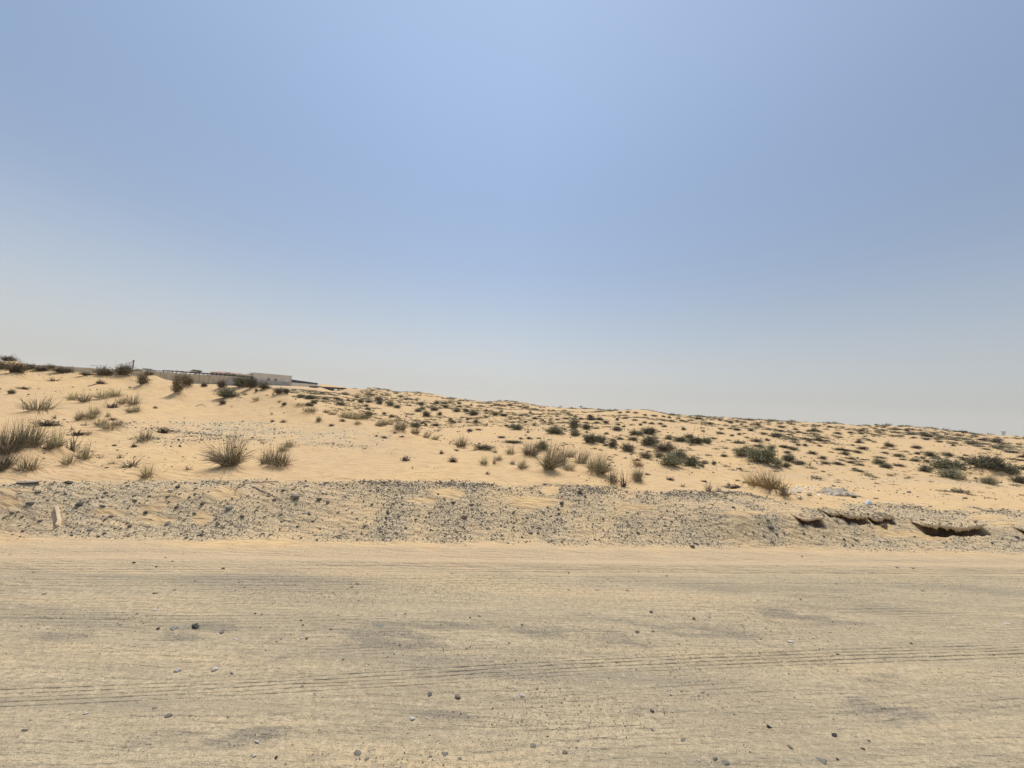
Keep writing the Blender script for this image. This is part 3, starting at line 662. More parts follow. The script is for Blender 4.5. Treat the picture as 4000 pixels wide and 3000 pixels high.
def build_ground():
    rr = [0.0, .3, .6, .85]
    r = 1.0
    while r < 2.6:
        rr.append(r); r += .011
    while r < 430:
        rr.append(r); r *= 1.0046
    rr += [450, 600, 900, 1400]
    rr = np.array(rr[1:])
    fine = np.linspace(radians(-59), radians(59), 1150)
    co = np.linspace(radians(59), radians(301), 70)[1:-1]
    azs = np.concatenate([fine, co])
    Rg, Ag = np.meshgrid(rr, azs, indexing='ij')
    X, Y = Rg * np.sin(Ag), Rg * np.cos(Ag)
    Z = height(X.ravel(), Y.ravel()).reshape(X.shape)
    far = sstep(430, 900, Rg)
    Z = Z * (1 - far) + (-1.0) * far
    g = gravel_mask(X.ravel(), Y.ravel(), Z.ravel())
    g[np.abs(Ag.ravel()) > radians(62)] *= .0
    dk = dark_mask(X.ravel(), Y.ravel(), Z.ravel()) * (Y.ravel() > .5)
    u, v = uv(X.ravel(), Y.ravel())
    ck = hollow_shade_mask(X.ravel(), Y.ravel())
    road = 1 - sstep(4.7, 5.05, v + .12 * noise(u * .8, v * 2, 70) + .06 * noise(u * 4, v * 6, 71))
    road = np.clip(road, 0, 1)
    nr, na = X.shape
    idx = np.arange(nr * na).reshape(nr, na)
    a = idx[:-1, :]; b = idx[1:, :]
    a2 = np.roll(a, -1, 1); b2 = np.roll(b, -1, 1)
    quads = np.stack([a, b, b2, a2], -1).reshape(-1, 4)[:, ::-1]
    cv = v[quads].mean(1)
    V = np.stack([X.ravel(), Y.ravel(), Z.ravel()], -1)
    for name, sel in (('dirt_road', (cv < VFOOT)), ('stony_bank', (cv >= VFOOT) & (cv < 7.0)), ('sand_dunes', cv >= 7.0)):
        q = quads[sel]
        us, inv = np.unique(q, return_inverse=True)
        q2 = inv.reshape(q.shape)
        me = np_mesh(name, V[us], q2, 4, M['ground'], smooth=True, attrs={'gravel': g[us], 'road': road[us], 'dark': dk[us], 'hollow_shade': ck[us]})
        o = ob(name, me); tag(o, kind='structure')
    # close the little hole round the camera's foot point
    k = idx[0, ::8]
    cvx = np.concatenate([V[k], [[0, 0, 0]]]); n = len(k)
    me = np_mesh('road_centre', cvx, np.array([[i, n, (i + 1) % n] for i in range(n)])[:, ::1], 3, M['ground'], attrs={'gravel': np.zeros(n + 1), 'road': np.ones(n + 1), 'dark': np.zeros(n + 1)})
    tag(ob('dirt_road', me), kind='structure')
build_ground()
def surf(x, y):
    return float(height(np.array([x]), np.array([y]))[0])

# ------------------------------------------------------------------ stones
def rock_shape(rng, sub, flat=.7, ang=.35):
    bm = bmesh.new(); bmesh.ops.create_icosphere(bm, subdivisions=sub, radius=.5)
    V = np.array([v.co[:] for v in bm.verts]); Fc = np.array([[v.index for v in f.verts] for f in bm.faces]); bm.free()
    for _ in range(13 if sub > 1 else 3):             # chop with planes -> angular faces
        n = rng.normal(size=3); n /= np.linalg.norm(n); d = rng.uniform(.24, .42) if sub < 2 else rng.uniform(.22, .38)
        s = V @ n; V = V - np.outer(np.maximum(s - d, 0), n)
    V = V * rng.uniform(.75, 1.25, 3); V[:, 2] *= flat
    V = V + rng.normal(size=V.shape) * (.007 if sub > 1 else .05)
    sz = np.ptp(V, axis=0); V = V / np.array([sz[0], sz[0], sz[0]])
    V -= [V[:, 0].mean(), V[:, 1].mean(), V[:, 2].min()]
    return V, Fc
TONE = {'d': (.10, .45), 'g': (.55, .78), 'b': None, 'w': None, 'p': None}
ROCKS = {}
for t in 'dgbwp':
    ROCKS[t] = []
    for k in range(7):
        V, Fc = rock_shape(RNG, 3, .32 if t == 'p' else RNG.uniform(.45, .8))
        mt = {'d': M['dark_stone'], 'g': M['grey_stone'], 'b': M['brown_stone'], 'w': M['pale_stone'], 'p': M['grey_stone']}[t]
        ROCKS[t].append(np_mesh('stone', V, Fc, 3, mt, tint=np.full(len(V), .5)))

LABELS = {}        # object -> (what, px, py)
LANDMARKS = [
 (900, 1840, 'the big grass tuft at lower left'), (1075, 1820, 'the tuft pair beside the big tuft'), (222, 2020, 'the pale plank'),
 (106, 1888, 'the long grey slab'), (1150, 1945, 'the pale grey boulder'), (2147, 1840, 'the tallest grass clump'), (2075, 1780, 'the round straw clump'),
 (2640, 1815, 'the big round green bush'), (2960, 1810, 'the wide green bush'), (3700, 1840, 'the olive bush group'), (3870, 1855, 'the dark green bush row at right'),
 (3150, 1905, 'the white rubble strip'), (3320, 1930, 'the crumpled tarp'), (3700, 2045, 'the dark undercut'), (3400, 2025, 'the broken crust ledges'),
 (1060, 1480, 'the two-windowed building'), (1190, 1500, 'the black screen fence'), (1280, 1515, 'the carport'), (690, 1520, 'the tall brown bush pair'),
 (870, 1555, 'the spreading green shrub'), (60, 1720, 'the left-edge grass mass'), (60, 1460, 'the reddish bush at far left'), (470, 1470, 'the dune crest bushes'),
 (1570, 1680, 'the grey ridge clump'), (1800, 1745, 'the lone ridge tuft'), (1890, 1755, 'the low reddish shrub'), (2240, 1685, 'the tiered green shrub'),
 (2540, 1740, 'the broad dark bush'), (2060, 1588, 'the grey far dune'), (2280, 1600, 'the skyline trees'), (3020, 1910, 'the wispy orange tuft'), (2060, 2722, 'the white pebble'),
 (760, 2445, 'the dark road stones'), (1950, 2035, 'the half-buried brown boulder'), (2720, 1940, 'the gravel heap'), (3480, 1680, 'the small right skyline tree'),
 (1000, 1680, 'the dune stony patch'), (3250, 1800, 'the low scrub by the track'), (3300, 2700, 'the dark lower-right stone'), (660, 2790, 'the flat blue-grey stone'),
 (150, 1560, 'the small bush on bare sand'), (370, 1660, 'the cluster of grass tufts'), (1350, 1560, 'the dip below the carport'), (2900, 1680, 'the mid hillside'),
 (3900, 1750, 'the far right slope'), (2480, 1610, 'the striped far crest'), (1700, 1620, 'the pale middle slope'), (3580, 1760, 'the round lone shrub')]
def want(o, what, px, py, cat, group):
    LABELS[o.name] = (o, what, px, py); tag(o, None, cat, group)

def size_word(s, a, b):
    return 'small' if s < a else ('large' if s > b else 'mid-sized')
def put_stone(px, py, w, h, t, idx):
    X, Y, Z = gp(px, py)
    k_ = .78 if py > 2180 else .92
    W = w * Y / F * k_; H = h * Y / F * k_
    me = ROCKS[t][idx % 7]
    o = ob('stone', me)
    zs = np.ptp(np.array([v.co[2] for v in me.vertices]))
    sy = max(.5 * W, min(1.1 * W, (H - .3 * W) * 2.0)) if t != 'p' else W * .8
    H2 = H * (.8 if t != 'p' else .35)
    Y2 = Y + .3 * sy
    o.scale = (W, sy, H2 / zs)
    o.location = (X * Y2 / Y, Y2, surf(X * Y2 / Y, Y2) - .33 * H2)
    o.rotation_euler = (random.uniform(-.15, .15), random.uniform(-.15, .15), random.uniform(-.5, .5))
    tone = {'d': 'dark slate', 'g': 'grey', 'b': 'brown', 'w': 'whitish', 'p': 'flat blue-grey'}[t]
    u, v = uv(X, Y)
    on = 'on the track' if v < 4.9 else ('on the bank' if v < 7.2 else 'on the sand')
    want(o, f'{size_word(w, 10, 24)} {tone} stone {on}', px, py, 'stone', 'stones lying on the track' if v < 4.9 else 'stones lying on the bank')
for i, (x, y, w, h, t) in enumerate(ST):
    put_stone(x, y, w, h, t, i)
# more single stones on the bank, smaller
n_extra = 0
rs = random.Random(5)
while n_extra < 95:
    px = rs.uniform(0, 4000); py = rs.uniform(1875, 2140) if rs.random() < .8 else rs.uniform(1640, 1720)
    X, Y, Z = gp(px, py)
    if Y < 3 or gravel_mask(np.array([X]), np.array([Y]), np.array([Z]))[0] < .5: continue
    w = rs.uniform(8, 14)
    put_stone(px, py, w, w * rs.uniform(.5, .9), rs.choice('dddgggw' if rs.random() < .5 else 'ddgg'), rs.randrange(7)); n_extra += 1

def scatter_gravel(name, pts, sizes, tint_fn):
    """one mesh of many small angular stones"""
    n = len(pts); rng = RNG
    V0 = []; 
    for k in range(12):
        V, Fc = rock_shape(rng, 1, .6); V0.append(V - [0, 0, .12])
    V0 = np.array(V0); nv = V0.shape[1]
    F0 = Fc
    pick = rng.integers(0, 12, n)
    A = rng.uniform(0, 2 * pi, n); ca, sa = np.cos(A), np.sin(A)
    Vs = V0[pick] * (sizes[:, None, None] * rng.uniform(.6, 1.2, (n, 1, 3)))
    out = np.empty_like(Vs)
    out[..., 0] = Vs[..., 0] * ca[:, None] - Vs[..., 1] * sa[:, None] + pts[:, None, 0]
    out[..., 1] = Vs[..., 0] * sa[:, None] + Vs[..., 1] * ca[:, None] + pts[:, None, 1]
    out[..., 2] = Vs[..., 2] + pts[:, None, 2]
    Fs = (F0[None] + (np.arange(n) * nv)[:, None, None]).reshape(-1, 3)
    tint = np.repeat(tint_fn(n), nv)
    me = np_mesh(name, out.reshape(-1, 3), Fs, 3, M['stone'], tint=tint)
    return ob(name, me)
def tints(n):
    c = RNG.random(n)
    return np.where(c < .30, RNG.uniform(0, .55, n), np.where(c < .94, RNG.uniform(.5, .85, n), RNG.uniform(.88, 1, n)))
def bank_points(n, lo, hi):
    az = RNG.uniform(radians(-57), radians(57), n * 8)
    d = RNG.uniform(lo, hi, n * 8)
    X, Y = np.tan(az) * d, d
    keep = np.hypot(X, Y) < 30
    X, Y = X[keep], Y[keep]
    Z = height(X, Y)
    g = gravel_mask(X, Y, Z)
    k = RNG.random(len(X)) < g ** 1.6
    return np.stack([X[k], Y[k], Z[k]], -1)[:n]
p1 = bank_points(75000, 4.0, 9.0)
s1 = np.clip(RNG.lognormal(math.log(.0058), .62, len(p1)), .003, .034)
s1 *= 1 + .5 * sstep(5.9, 6.4, uv(p1[:, 0], p1[:, 1])[1])
tag(scatter_gravel('gravel', p1, s1, tints), kind='stuff')
p2 = bank_points(8000, 7.0, 15.0)
p2 = p2[p2[:, 1] > 7.2]
s2 = np.clip(RNG.lognormal(math.log(.015), .45, len(p2)), .007, .045)
tag(scatter_gravel('gravel', p2, s2, tints), kind='stuff')
# pebbles on the track, thicker in patches
n = 110000
az = RNG.uniform(radians(-57), radians(57), n); d = 1.4 + 3.6 * RNG.random(n) ** .8
X, Y = np.tan(az) * d, d
u, v = uv(X, Y)
dens = np.clip(.10 + 1.3 * fbm(u * .7, v * 2.1, 80, 3), .03, 1) * np.where(v > 4.15, .12, 1)
dens = np.clip(dens + .9 * dark_mask(X, Y, X * 0), 0, 1)
k = (RNG.random(n) < dens) & (v < 5)
X, Y = X[k], Y[k]
p3 = np.stack([X, Y, height(X, Y)], -1)
s3 = np.clip(RNG.lognormal(math.log(.0036), .45, len(p3)), .002, .009)
tag(scatter_gravel('gravel', p3, s3, tints), kind='stuff')
# stray stones and dead bits over the sand
n = 9000
az = RNG.uniform(radians(-57), radians(57), n); d = 5.5 * (60 / 5.5) ** RNG.random(n)
X, Y = np.tan(az) * d, d
k = (fbm(X * .5, Y * .5, 84) > .12) & (uv(X, Y)[1] > 6)
X, Y = X[k], Y[k]
p4 = np.stack([X, Y, height(X, Y)], -1)
s4 = np.clip(RNG.lognormal(math.log(.0028), .4, len(p4)) * np.clip(Y, 6, 40), .008, .12)
tag(scatter_gravel('gravel', p4, s4, lambda n: RNG.uniform(0, .6, n)), kind='stuff')

# ------------------------------------------------------------------ plants
def ribbons(C, W, rng, tint):
    """C (n,k,3) curves, W (n,k) widths -> crossed thin blades as 3-sided tapering tubes"""
    n, k, _ = C.shape
    T = np.gradient(C, axis=1); T /= np.linalg.norm(T, axis=2, keepdims=True) + 1e-9
    ref = rng.normal(size=(n, 1, 3)); S = np.cross(T, ref); S /= np.linalg.norm(S, axis=2, keepdims=True) + 1e-9
    B = np.cross(T, S)
    ring = []
    for a in (0, 2.094, 4.189):
        ring.append(C + (S * cos(a) + B * sin(a)) * (W[..., None] * .5))
    V = np.stack(ring, 2).reshape(-1, 3)                       # n,k,3ring
    base = np.arange(n)[:, None, None] * (k * 3)
    i = np.arange(k - 1)[None, :, None] * 3; j = np.arange(3)[None, None, :]
    j2 = (j + 1) % 3
    q = np.stack([base + i + j, base + i + j2, base + i + 3 + j2, base + i + 3 + j], -1).reshape(-1, 4)
    return V, q, np.repeat(tint, k * 3)
def blade_curves(rng, n, r0, tilt, length, droop, k=5, az=None, up0=0.):
    a = rng.uniform(0, 2 * pi, n) if az is None else az
    rad = r0 * np.sqrt(rng.random(n))
    bx, by = rad * np.cos(a + rng.normal(0, .6, n)), rad * np.sin(a + rng.normal(0, .6, n))
    t = np.linspace(0, 1, k)[None]
    th = tilt[:, None] + droop[:, None] * t ** 1.5
    dl = length[:, None] / (k - 1)
    dx = np.sin(th) * dl; dz = np.cos(th) * dl
    hx = np.concatenate([np.zeros((n, 1)), np.cumsum(dx[:, :-1], 1)], 1); hz = np.concatenate([np.zeros((n, 1)), np.cumsum(dz[:, :-1], 1)], 1)
    wob = rng.normal(0, .25, (n, 1)) * t
    return np.stack([bx[:, None] + hx * np.cos(a[:, None] + wob), by[:, None] + hx * np.sin(a[:, None] + wob), hz + up0], -1)
def norm_fit(V, w=1, h=1):
    return V
def grass_mesh(seed, n, w, h, material, lean=(0, 0), tiltmax=.75, wid=.006, sparse=False):
    rng = np.random.default_rng(seed)
    tilt = np.abs(rng.normal(0, tiltmax * .5, n)); L = h * rng.uniform(.35, 1.05, n) * (1 - .25 * tilt)
    C = blade_curves(rng, n, w * .34, tilt, L, rng.uniform(-.15, .5, n) + (rng.random(n) < .25) * rng.uniform(.3, 1.2, n))
    C[..., 0] += lean[0] * C[..., 2]; C[..., 1] += lean[1] * C[..., 2]
    Wd = wid * np.array([1.2, 1.1, .9, .6, .15])[None] * rng.uniform(.7, 1.3, (n, 1))
    C[..., 2] -= .02
    V, q, t = ribbons(C, Wd, rng, rng.random(n))
    return np_mesh('grass_blades', V, q, 4, material, tint=t)
def straw_mesh(seed, n, w, material, wid=.005, bias=None, spread=1.):
    """dry stems lying splayed out over the sand round a tuft"""
    rng = np.random.default_rng(seed)
    az = rng.uniform(0, 2 * pi, n)
    if bias is not None: az = np.where(rng.random(n) < .6, rng.normal(bias, .7, n), az)
    tilt = rng.uniform(.9, 1.35, n); L = w * rng.uniform(.25, .85, n) * spread
    C = blade_curves(rng, n, w * .2, tilt, L, rng.uniform(.25, .75, n), az=az)
    C[..., 2] = np.maximum(C[..., 2], .012)
    Wd = wid * np.array([1.1, 1, .8, .6, .25])[None] * rng.uniform(.7, 1.3, (n, 1))
    V, q, t = ribbons(C, Wd, rng, rng.random(n))
    return np_mesh('dry_straw', V, q, 4, material, tint=t)
def twig_tree(rng, n, w, h, k=5, wid=.012):
    """branch curves from the root to points in a lumpy dome (unit metres)"""
    a = rng.uniform(0, 2 * pi, n); e = np.arcsin(rng.random(n) ** .8)
    lump = .72 + .28 * np.sin(a * 3 + rng.uniform(0, 6)) * np.cos(e * 2 + rng.uniform(0, 6)) + rng.normal(0, .10, n)
    R = lump * rng.uniform(.6, 1.05, n)
    end = np.stack([R * np.cos(e) * np.cos(a) * w / 2, R * np.cos(e) * np.sin(a) * w / 2, R * np.sin(e) * h + .03 * h], -1)
    t = np.linspace(0, 1, k)[None, :, None]
    root = rng.normal(0, w * .05, (n, 1, 3)); root[..., 2] = -.02
    C = root * (1 - t) + end[:, None] * t
    C[..., 2] += (t[..., 0] * (1 - t[..., 0])) * h * rng.uniform(-.1, .45, (n, 1))
    C += rng.normal(0, .02 * w, C.shape) * t
    Wd = wid * np.linspace(1, .3, k)[None] * np.ones((n, 1))
    return C, Wd
def leaf_quads(rng, P_, size, up=.3):
    n = len(P_)
    d = rng.normal(size=(n, 3)); d[:, 2] += up; d /= np.linalg.norm(d, axis=1, keepdims=True)
    s = np.cross(d, rng.normal(size=(n, 3))); s /= np.linalg.norm(s, axis=1, keepdims=True)
    L = size * rng.uniform(.6, 1.4, (n, 1)); Wd = L * rng.uniform(.25, .5, (n, 1))
    V = np.stack([P_, P_ + d * L * .5 + s * Wd, P_ + d * L, P_ + d * L * .5 - s * Wd], 1).reshape(-1, 3)
    q = np.arange(n * 4).reshape(-1, 4)
    return V, q
def shrub_meshes(seed, w, h, ntw, nleaf, lsize, leafmat, twigmat, twid=.012, top=.35):
    rng = np.random.default_rng(seed)
    C, Wd = twig_tree(rng, ntw, w, h, wid=twid)
    V, q, t = ribbons(C, Wd, rng, rng.random(ntw))
    tm = np_mesh('branches', V, q, 4, twigmat, tint=t)
    b = rng.integers(0, ntw, nleaf); s = top + (1 - top) * rng.random(nleaf) ** .7
    f = s * (C.shape[1] - 1); i = np.minimum(f.astype(int), C.shape[1] - 2); fr = (f - i)[:, None]
    P_ = C[b, i] * (1 - fr) + C[b, i + 1] * fr + rng.normal(0, lsize * 1.1, (nleaf, 3))
    P_[:, 2] = np.abs(P_[:, 2]) * 1.0 + .005
    V, q = leaf_quads(rng, P_, lsize)
    tint = np.clip(rng.random(nleaf) * .6 + .4 * (np.repeat(rng.random(ntw), 1)[b]), 0, 1)
    lm = np_mesh('foliage', V, q, 4, leafmat, tint=np.repeat(tint, 4))
    return lm, tm
def merged_mesh(name, meshes):
    bm = bmesh.new()
    me = bpy.data.meshes.new(name)
    mats = []; 
    objs = []
    V = []; Fc = []; T = []; MI = []; off = 0
    for i, m_ in enumerate(meshes):
        n = len(m_.vertices); co = np.empty(n * 3, np.float32); m_.vertices.foreach_get('co', co)
        vi = np.empty(len(m_.loops), np.int32); m_.loops.foreach_get('vertex_index', vi)
        t = np.empty(n, np.float32); m_.attributes['tint'].data.foreach_get('value', t)
        V.append(co.reshape(-1, 3)); Fc.append(vi.reshape(-1, 4) + off); T.append(t); MI.append(np.full(len(m_.polygons), i)); off += n
    bm.free()
    me2 = np_mesh(name, np.concatenate(V), np.concatenate(Fc), 4, meshes[0].materials[0], tint=np.concatenate(T))
    for m_ in meshes[1:]: me2.materials.append(m_.materials[0])
    me2.polygons.foreach_set('material_index', np.concatenate(MI).astype(np.int32))
    return me2

ORD = ['', 'second ', 'third ', 'fourth ', 'fifth ', 'sixth ', 'seventh ', 'eighth ', 'ninth ', 'tenth ', 'eleventh ', 'twelfth ', 'thirteenth ', 'fourteenth ', 'fifteenth ', 'sixteenth ', 'seventeenth ', 'eighteenth ', 'nineteenth ', 'twentieth ']

# unit-size source meshes (1 m wide, 1 m high), stretched when placed
def unitise(ms, lead=0):
    arrs = []
    for m_ in ms:
        c = np.empty(len(m_.vertices) * 3, np.float32); m_.vertices.foreach_get('co', c); arrs.append(c.reshape(-1, 3))
    L0 = arrs[lead]
    lo, hi = np.percentile(L0[:, 0], [1.0, 99.0]); lz = np.percentile(L0[:, 2], 99.3)
    f = np.array([1 / (hi - lo), 1 / (hi - lo), 1 / lz]); cx = (lo + hi) / 2
    for m_, a in zip(ms, arrs):
        a = (a - [cx, 0, 0]) * f
        m_.vertices.foreach_set('co', a.astype(np.float32).ravel()); m_.update()
    return ms
def sources(fn, n): return [unitise(fn(k)) for k in range(n)]
SRC = {
 'G': sources(lambda k: (grass_mesh(100 + k, 80, 1, 1, M['grass'], tiltmax=.8, wid=.022), straw_mesh(200 + k, 70, 1.35, M['straw'], wid=.015)), 5),
 'W': sources(lambda k: (grass_mesh(120 + k, 170, 1, 1, M['pale_grass'], lean=(.45, 0), tiltmax=.8, wid=.012), straw_mesh(220 + k, 40, 1., M['straw'], wid=.010)), 3),
 'O': sources(lambda k: (grass_mesh(140 + k, 170, 1, 1, M['orange_grass'], lean=(-.5, 0), tiltmax=.9, wid=.012), straw_mesh(240 + k, 40, 1., M['straw'], wid=.010)), 2),
 'T': sources(lambda k: (grass_mesh(160 + k, 170, 1, 1, M['grass'], lean=(.18, 0), tiltmax=.62, wid=.014), straw_mesh(260 + k, 260, 1.6, M['straw'], wid=.012, bias=(-2.6 if k == 0 else -.7))), 2),
 'M': sources(lambda k: (grass_mesh(180 + k, 300, 1, 1, M['brush'] if k else M['straw'], lean=(.1, 0), tiltmax=1.05, wid=.010), straw_mesh(280 + k, 120, 1.2, M['straw'], wid=.008)), 3),
 'S': sources(lambda k: (shrub_meshes(300 + k, 1, 1, 40, 60, .035, M['hill_leaf'], M['twig'], .028)[1],), 4),
 'K': sources(lambda k: (merged_mesh('dead_twigs', list(shrub_meshes(320 + k, 1, 1, 60, 260, .09, M['dead'], M['dead'], .035))),), 4),
 'D': sources(lambda k: shrub_meshes(340 + k, 1, 1, 130, 2100, .040, M['dark_leaf'], M['dead'], .012, .2), 4),
 'L': sources(lambda k: shrub_meshes(360 + k, 1, 1, 120, 2900, .040, M['green_leaf'], M['twig'], .012, .25), 5),
 'Q': sources(lambda k: shrub_meshes(380 + k, 1, 1, 150, 2200, .034, M['green_leaf'], M['twig'], .010, .3), 2),
 'H': sources(lambda k: (merged_mesh('scrub', list(shrub_meshes(400 + k, 1, 1, 60, 850, .062, M['hill_leaf'], M['dead'], .02, .15))),), 7),
}
PARTN = {'G': ('green_blades', 'dry_straw'), 'W': ('pale_blades', 'dry_straw'), 'O': ('orange_blades', 'dry_straw'), 'T': ('green_blades', 'dry_straw'), 'M': ('blades', 'dry_straw'),
         'D': ('foliage', 'branches'), 'L': ('foliage', 'branches'), 'Q': ('foliage', 'branches')}
KNAME = {'G': 'grass_tuft', 'W': 'grass_tuft', 'O': 'grass_tuft', 'T': 'grass_tuft', 'M': 'grass_clump', 'S': 'twiggy_plant', 'K': 'dead_plant', 'D': 'desert_bush', 'L': 'green_shrub', 'Q': 'green_shrub', 'H': 'hill_shrub'}
KWORD = {'G': 'green and straw grass tuft', 'W': 'pale wispy grass tuft', 'O': 'orange-brown grass tuft', 'T': 'spiky grass tuft with splayed dry stems', 'M': 'dense rounded grass clump',
         'S': 'bare twiggy plant', 'K': 'dead dark plant clump', 'D': 'dense dark brown bush', 'L': 'leafy grey-green shrub', 'Q': 'pale green loose shrub', 'H': 'dark scrub shrub'}
KCAT = {'G': 'grass', 'W': 'grass', 'O': 'grass', 'T': 'grass', 'M': 'grass', 'S': 'plant', 'K': 'dead plant', 'D': 'bush', 'L': 'shrub', 'Q': 'shrub', 'H': 'shrub'}
KGRP = {'G': 'grass tufts on the sand', 'W': 'pale grass along the ridge', 'O': 'orange grass tufts', 'T': 'spiky grass tufts', 'M': 'dense grass clumps', 'S': 'bare twiggy plants',
        'K': 'dead plant clumps', 'D': 'dark bushes on the dune', 'L': 'green shrubs', 'Q': 'pale green shrubs', 'H': 'scrub on the far slopes'}
rp = random.Random(3)
def put_plant(kind, px, py, w, h, g=None):
    X, Y, _ = g or gp(px, py)
    ca = cos(math.atan2(X, Y))
    W, H = w * Y / F, h * Y / F
    if kind in 'LDQ':
        k_ = .88 if px < 1250 else 1.1
        H *= k_; W *= k_
    if kind == 'T': W *= .66; H *= 1.04
    if kind in 'GWO': H *= 1.1
    if kind == 'M': W *= .85; H *= .9
    if kind == 'K' and H < .4 * W: H *= 1.3
    dep = W * (.8 if kind in 'DLHQ' else 1.0)
    Yc = Y + .2 * dep if kind in 'DLHQ' else Y + .05 * dep
    Xc = X * Yc / Y
    src = rp.choice(SRC[kind])
    if kind == 'T': src = SRC[kind][0] if px < 1500 else SRC[kind][1]
    if kind == 'M': src = SRC[kind][0] if px > 1000 else rp.choice(SRC[kind][1:])
    loc = (Xc, Yc, surf(Xc, Yc) - .02)
    rz = rp.uniform(0, 6.28) if kind in 'DLHQKS' else rp.uniform(-.4, .4)
    if kind in PARTN and not (kind in 'DL' and w < 28):
        o = empty(KNAME[kind], loc)
        for nm, me in zip(PARTN[kind], src): ob(nm, me, o)
    else:
        if kind in 'DL':
            if kind not in SMALL: SMALL[kind] = [merged_mesh(KNAME[kind], list(s)) for s in SRC[kind]]
            src = (rp.choice(SMALL[kind]),)
        o = ob(KNAME[kind], src[0], None, loc)
    o.scale = (W, dep, H); o.rotation_euler = (0, 0, rz if kind not in 'DLHQ' else rp.choice([0, pi]) + rp.uniform(-.35, .35))
    s = size_word(w, 22 if kind == 'H' else 35, 45 if kind == 'H' else 75)
    want(o, s + ' ' + KWORD[kind], px, py, KCAT[kind], KGRP[kind])
    return o
SMALL = {}
for kind, L_ in PL.items():
    for (x, y, w, h), g in zip(L_, GPT[kind]):
        put_plant(kind, x, y, w, h, g)

# small far scrub: too many to count, one object
def distant_scrub():
    rng = np.random.default_rng(77)
    n = 15000
    az = rng.uniform(radians(-34), radians(56), n)
    r = 15 * (150 / 15) ** (rng.random(n) ** .75)
    X, Y = r * np.sin(az), r * np.cos(az)
    dens = fbm(X / 9, Y / 12, 90, 3)
    k = (dens > -.12) & ((az > radians(-24)) | (r > 26 + (radians(-24) - az) * 260)) & ((r > 26) | (rng.random(n) < .35))
    k &= gravel_mask(X, Y, height(X, Y)) < .3
    X, Y, r = X[k], Y[k], r[k]
    Z = height(X, Y)
    src = []
    for s in range(3):
        lm, tm = shrub_meshes(600 + s, 1, 1, 24, 110, .17, M['hill_leaf'], M['dead'], .03, .1)
        co = np.empty(len(lm.vertices) * 3, np.float32); lm.vertices.foreach_get('co', co); src.append(co.reshape(-1, 3))
    src = np.array(src); nv = src.shape[1]
    m = len(X); W = np.minimum(rng.lognormal(math.log(.30), .55, m), .85) * np.clip(r / 60, .45, 1.6); H = W * rng.uniform(.3, .5, m)
    V = src[rng.integers(0, 3, m)] * np.stack([W * 1.3, W, H], -1)[:, None, :]
    V = V + np.stack([X, Y, Z - .02], -1)[:, None, :]
    q = np.arange(m * nv).reshape(-1, 4)
    me = np_mesh('distant_scrub', V.reshape(-1, 3), q, 4, M['hill_leaf'], tint=np.repeat(rng.random(m * nv // 4), 4))
    tag(ob('distant_scrub', me), kind='stuff')
distant_scrub()

# ------------------------------------------------------------------ PART TWO: built things
def at(px, py, d):
    v = ray(px, py); t = d / v[1]
    return Vector((v[0] * t, d, CAMH + v[2] * t))
def prism(name, ring_bottom, ring_top, material, parent=None, bevel=0):
    """closed solid between two rings of points (world space)"""
    n = len(ring_bottom)
    bm = bmesh.new()
    b = [bm.verts.new(p) for p in ring_bottom]; t = [bm.verts.new(p) for p in ring_top]
    bm.faces.new(b[::-1]); bm.faces.new(t)
    for i in range(n): bm.faces.new((b[i], b[(i + 1) % n], t[(i + 1) % n], t[i]))
    bmesh.ops.recalc_face_normals(bm, faces=bm.faces)
    if bevel: bmesh.ops.bevel(bm, geom=bm.edges[:], offset=bevel, segments=1, affect='EDGES')
    me = bpy.data.meshes.new(name); bm.to_mesh(me); bm.free(); me.materials.append(material)
    return ob(name, me, parent)
def slab(name, p0, p1, zb, zt, thick, material, parent=None, zt1=None, zb1=None, off=0., bevel=0):
    """upright slab from ground point p0 to p1 (xy), thickness away from the viewer, off = start offset along the normal"""
    p0 = Vector(p0[:2]); p1 = Vector(p1[:2]); d = (p1 - p0).normalized(); nrm = Vector((-d.y, d.x))
    if nrm.dot(p0) < 0: nrm = -nrm
    a, b = p0 + nrm * off, p1 + nrm * off
    c, e = b + nrm * thick, a + nrm * thick
    zt1 = zt if zt1 is None else zt1; zb1 = zb if zb1 is None else zb1
    return prism(name, [(a.x, a.y, zb), (b.x, b.y, zb1), (c.x, c.y, zb1), (e.x, e.y, zb)], [(a.x, a.y, zt), (b.x, b.y, zt1), (c.x, c.y, zt1), (e.x, e.y, zt)], material, parent, bevel)
M['beige_wall'] = plain('beige_wall', (.52, .455, .33), .12, .6)
M['grey_wall'] = plain('grey_wall', (.35, .35, .34), .15, .8)
M['cream_wall'] = plain('cream_wall', (.58, .55, .49), .10, .5)
M['white_wall'] = plain('white_wall', (.62, .60, .56), .08, .5)
M['roof_dark'] = plain('roof_dark', (.07, .055, .045), .2, 1)
M['black_net'] = plain('black_net', (.030, .028, .026), .2, 2)
M['glass'] = plain('dark_glass', (.03, .03, .035), .1, 2, rough=.2)
M['frame'] = plain('pale_frame', (.5, .48, .44), .05, 2)
M['rust'] = plain('rusty_brown', (.22, .11, .09), .2, 1)
M['pink_roof'] = plain('pink_roof', (.48, .31, .25), .12, .6)
M['steel'] = plain('grey_steel', (.26, .29, .31), .1, 4, rough=.5)
M['pylon'] = plain('pylon_steel', (.34, .36, .35), .05, 1)
M['wood_pale'] = plain('pale_wood', (.80, .62, .40), .15, 14, bump=.001)
M['wood_grey'] = plain('weathered_wood', (.30, .24, .17), .3, 14, bump=.003)
M['tile'] = plain('white_tile', (.80, .78, .74), .08, 8)
M['tarp'] = plain('cream_tarp', (.36, .27, .17), .25, 9, c2=(.58, .50, .39), bump=.004)
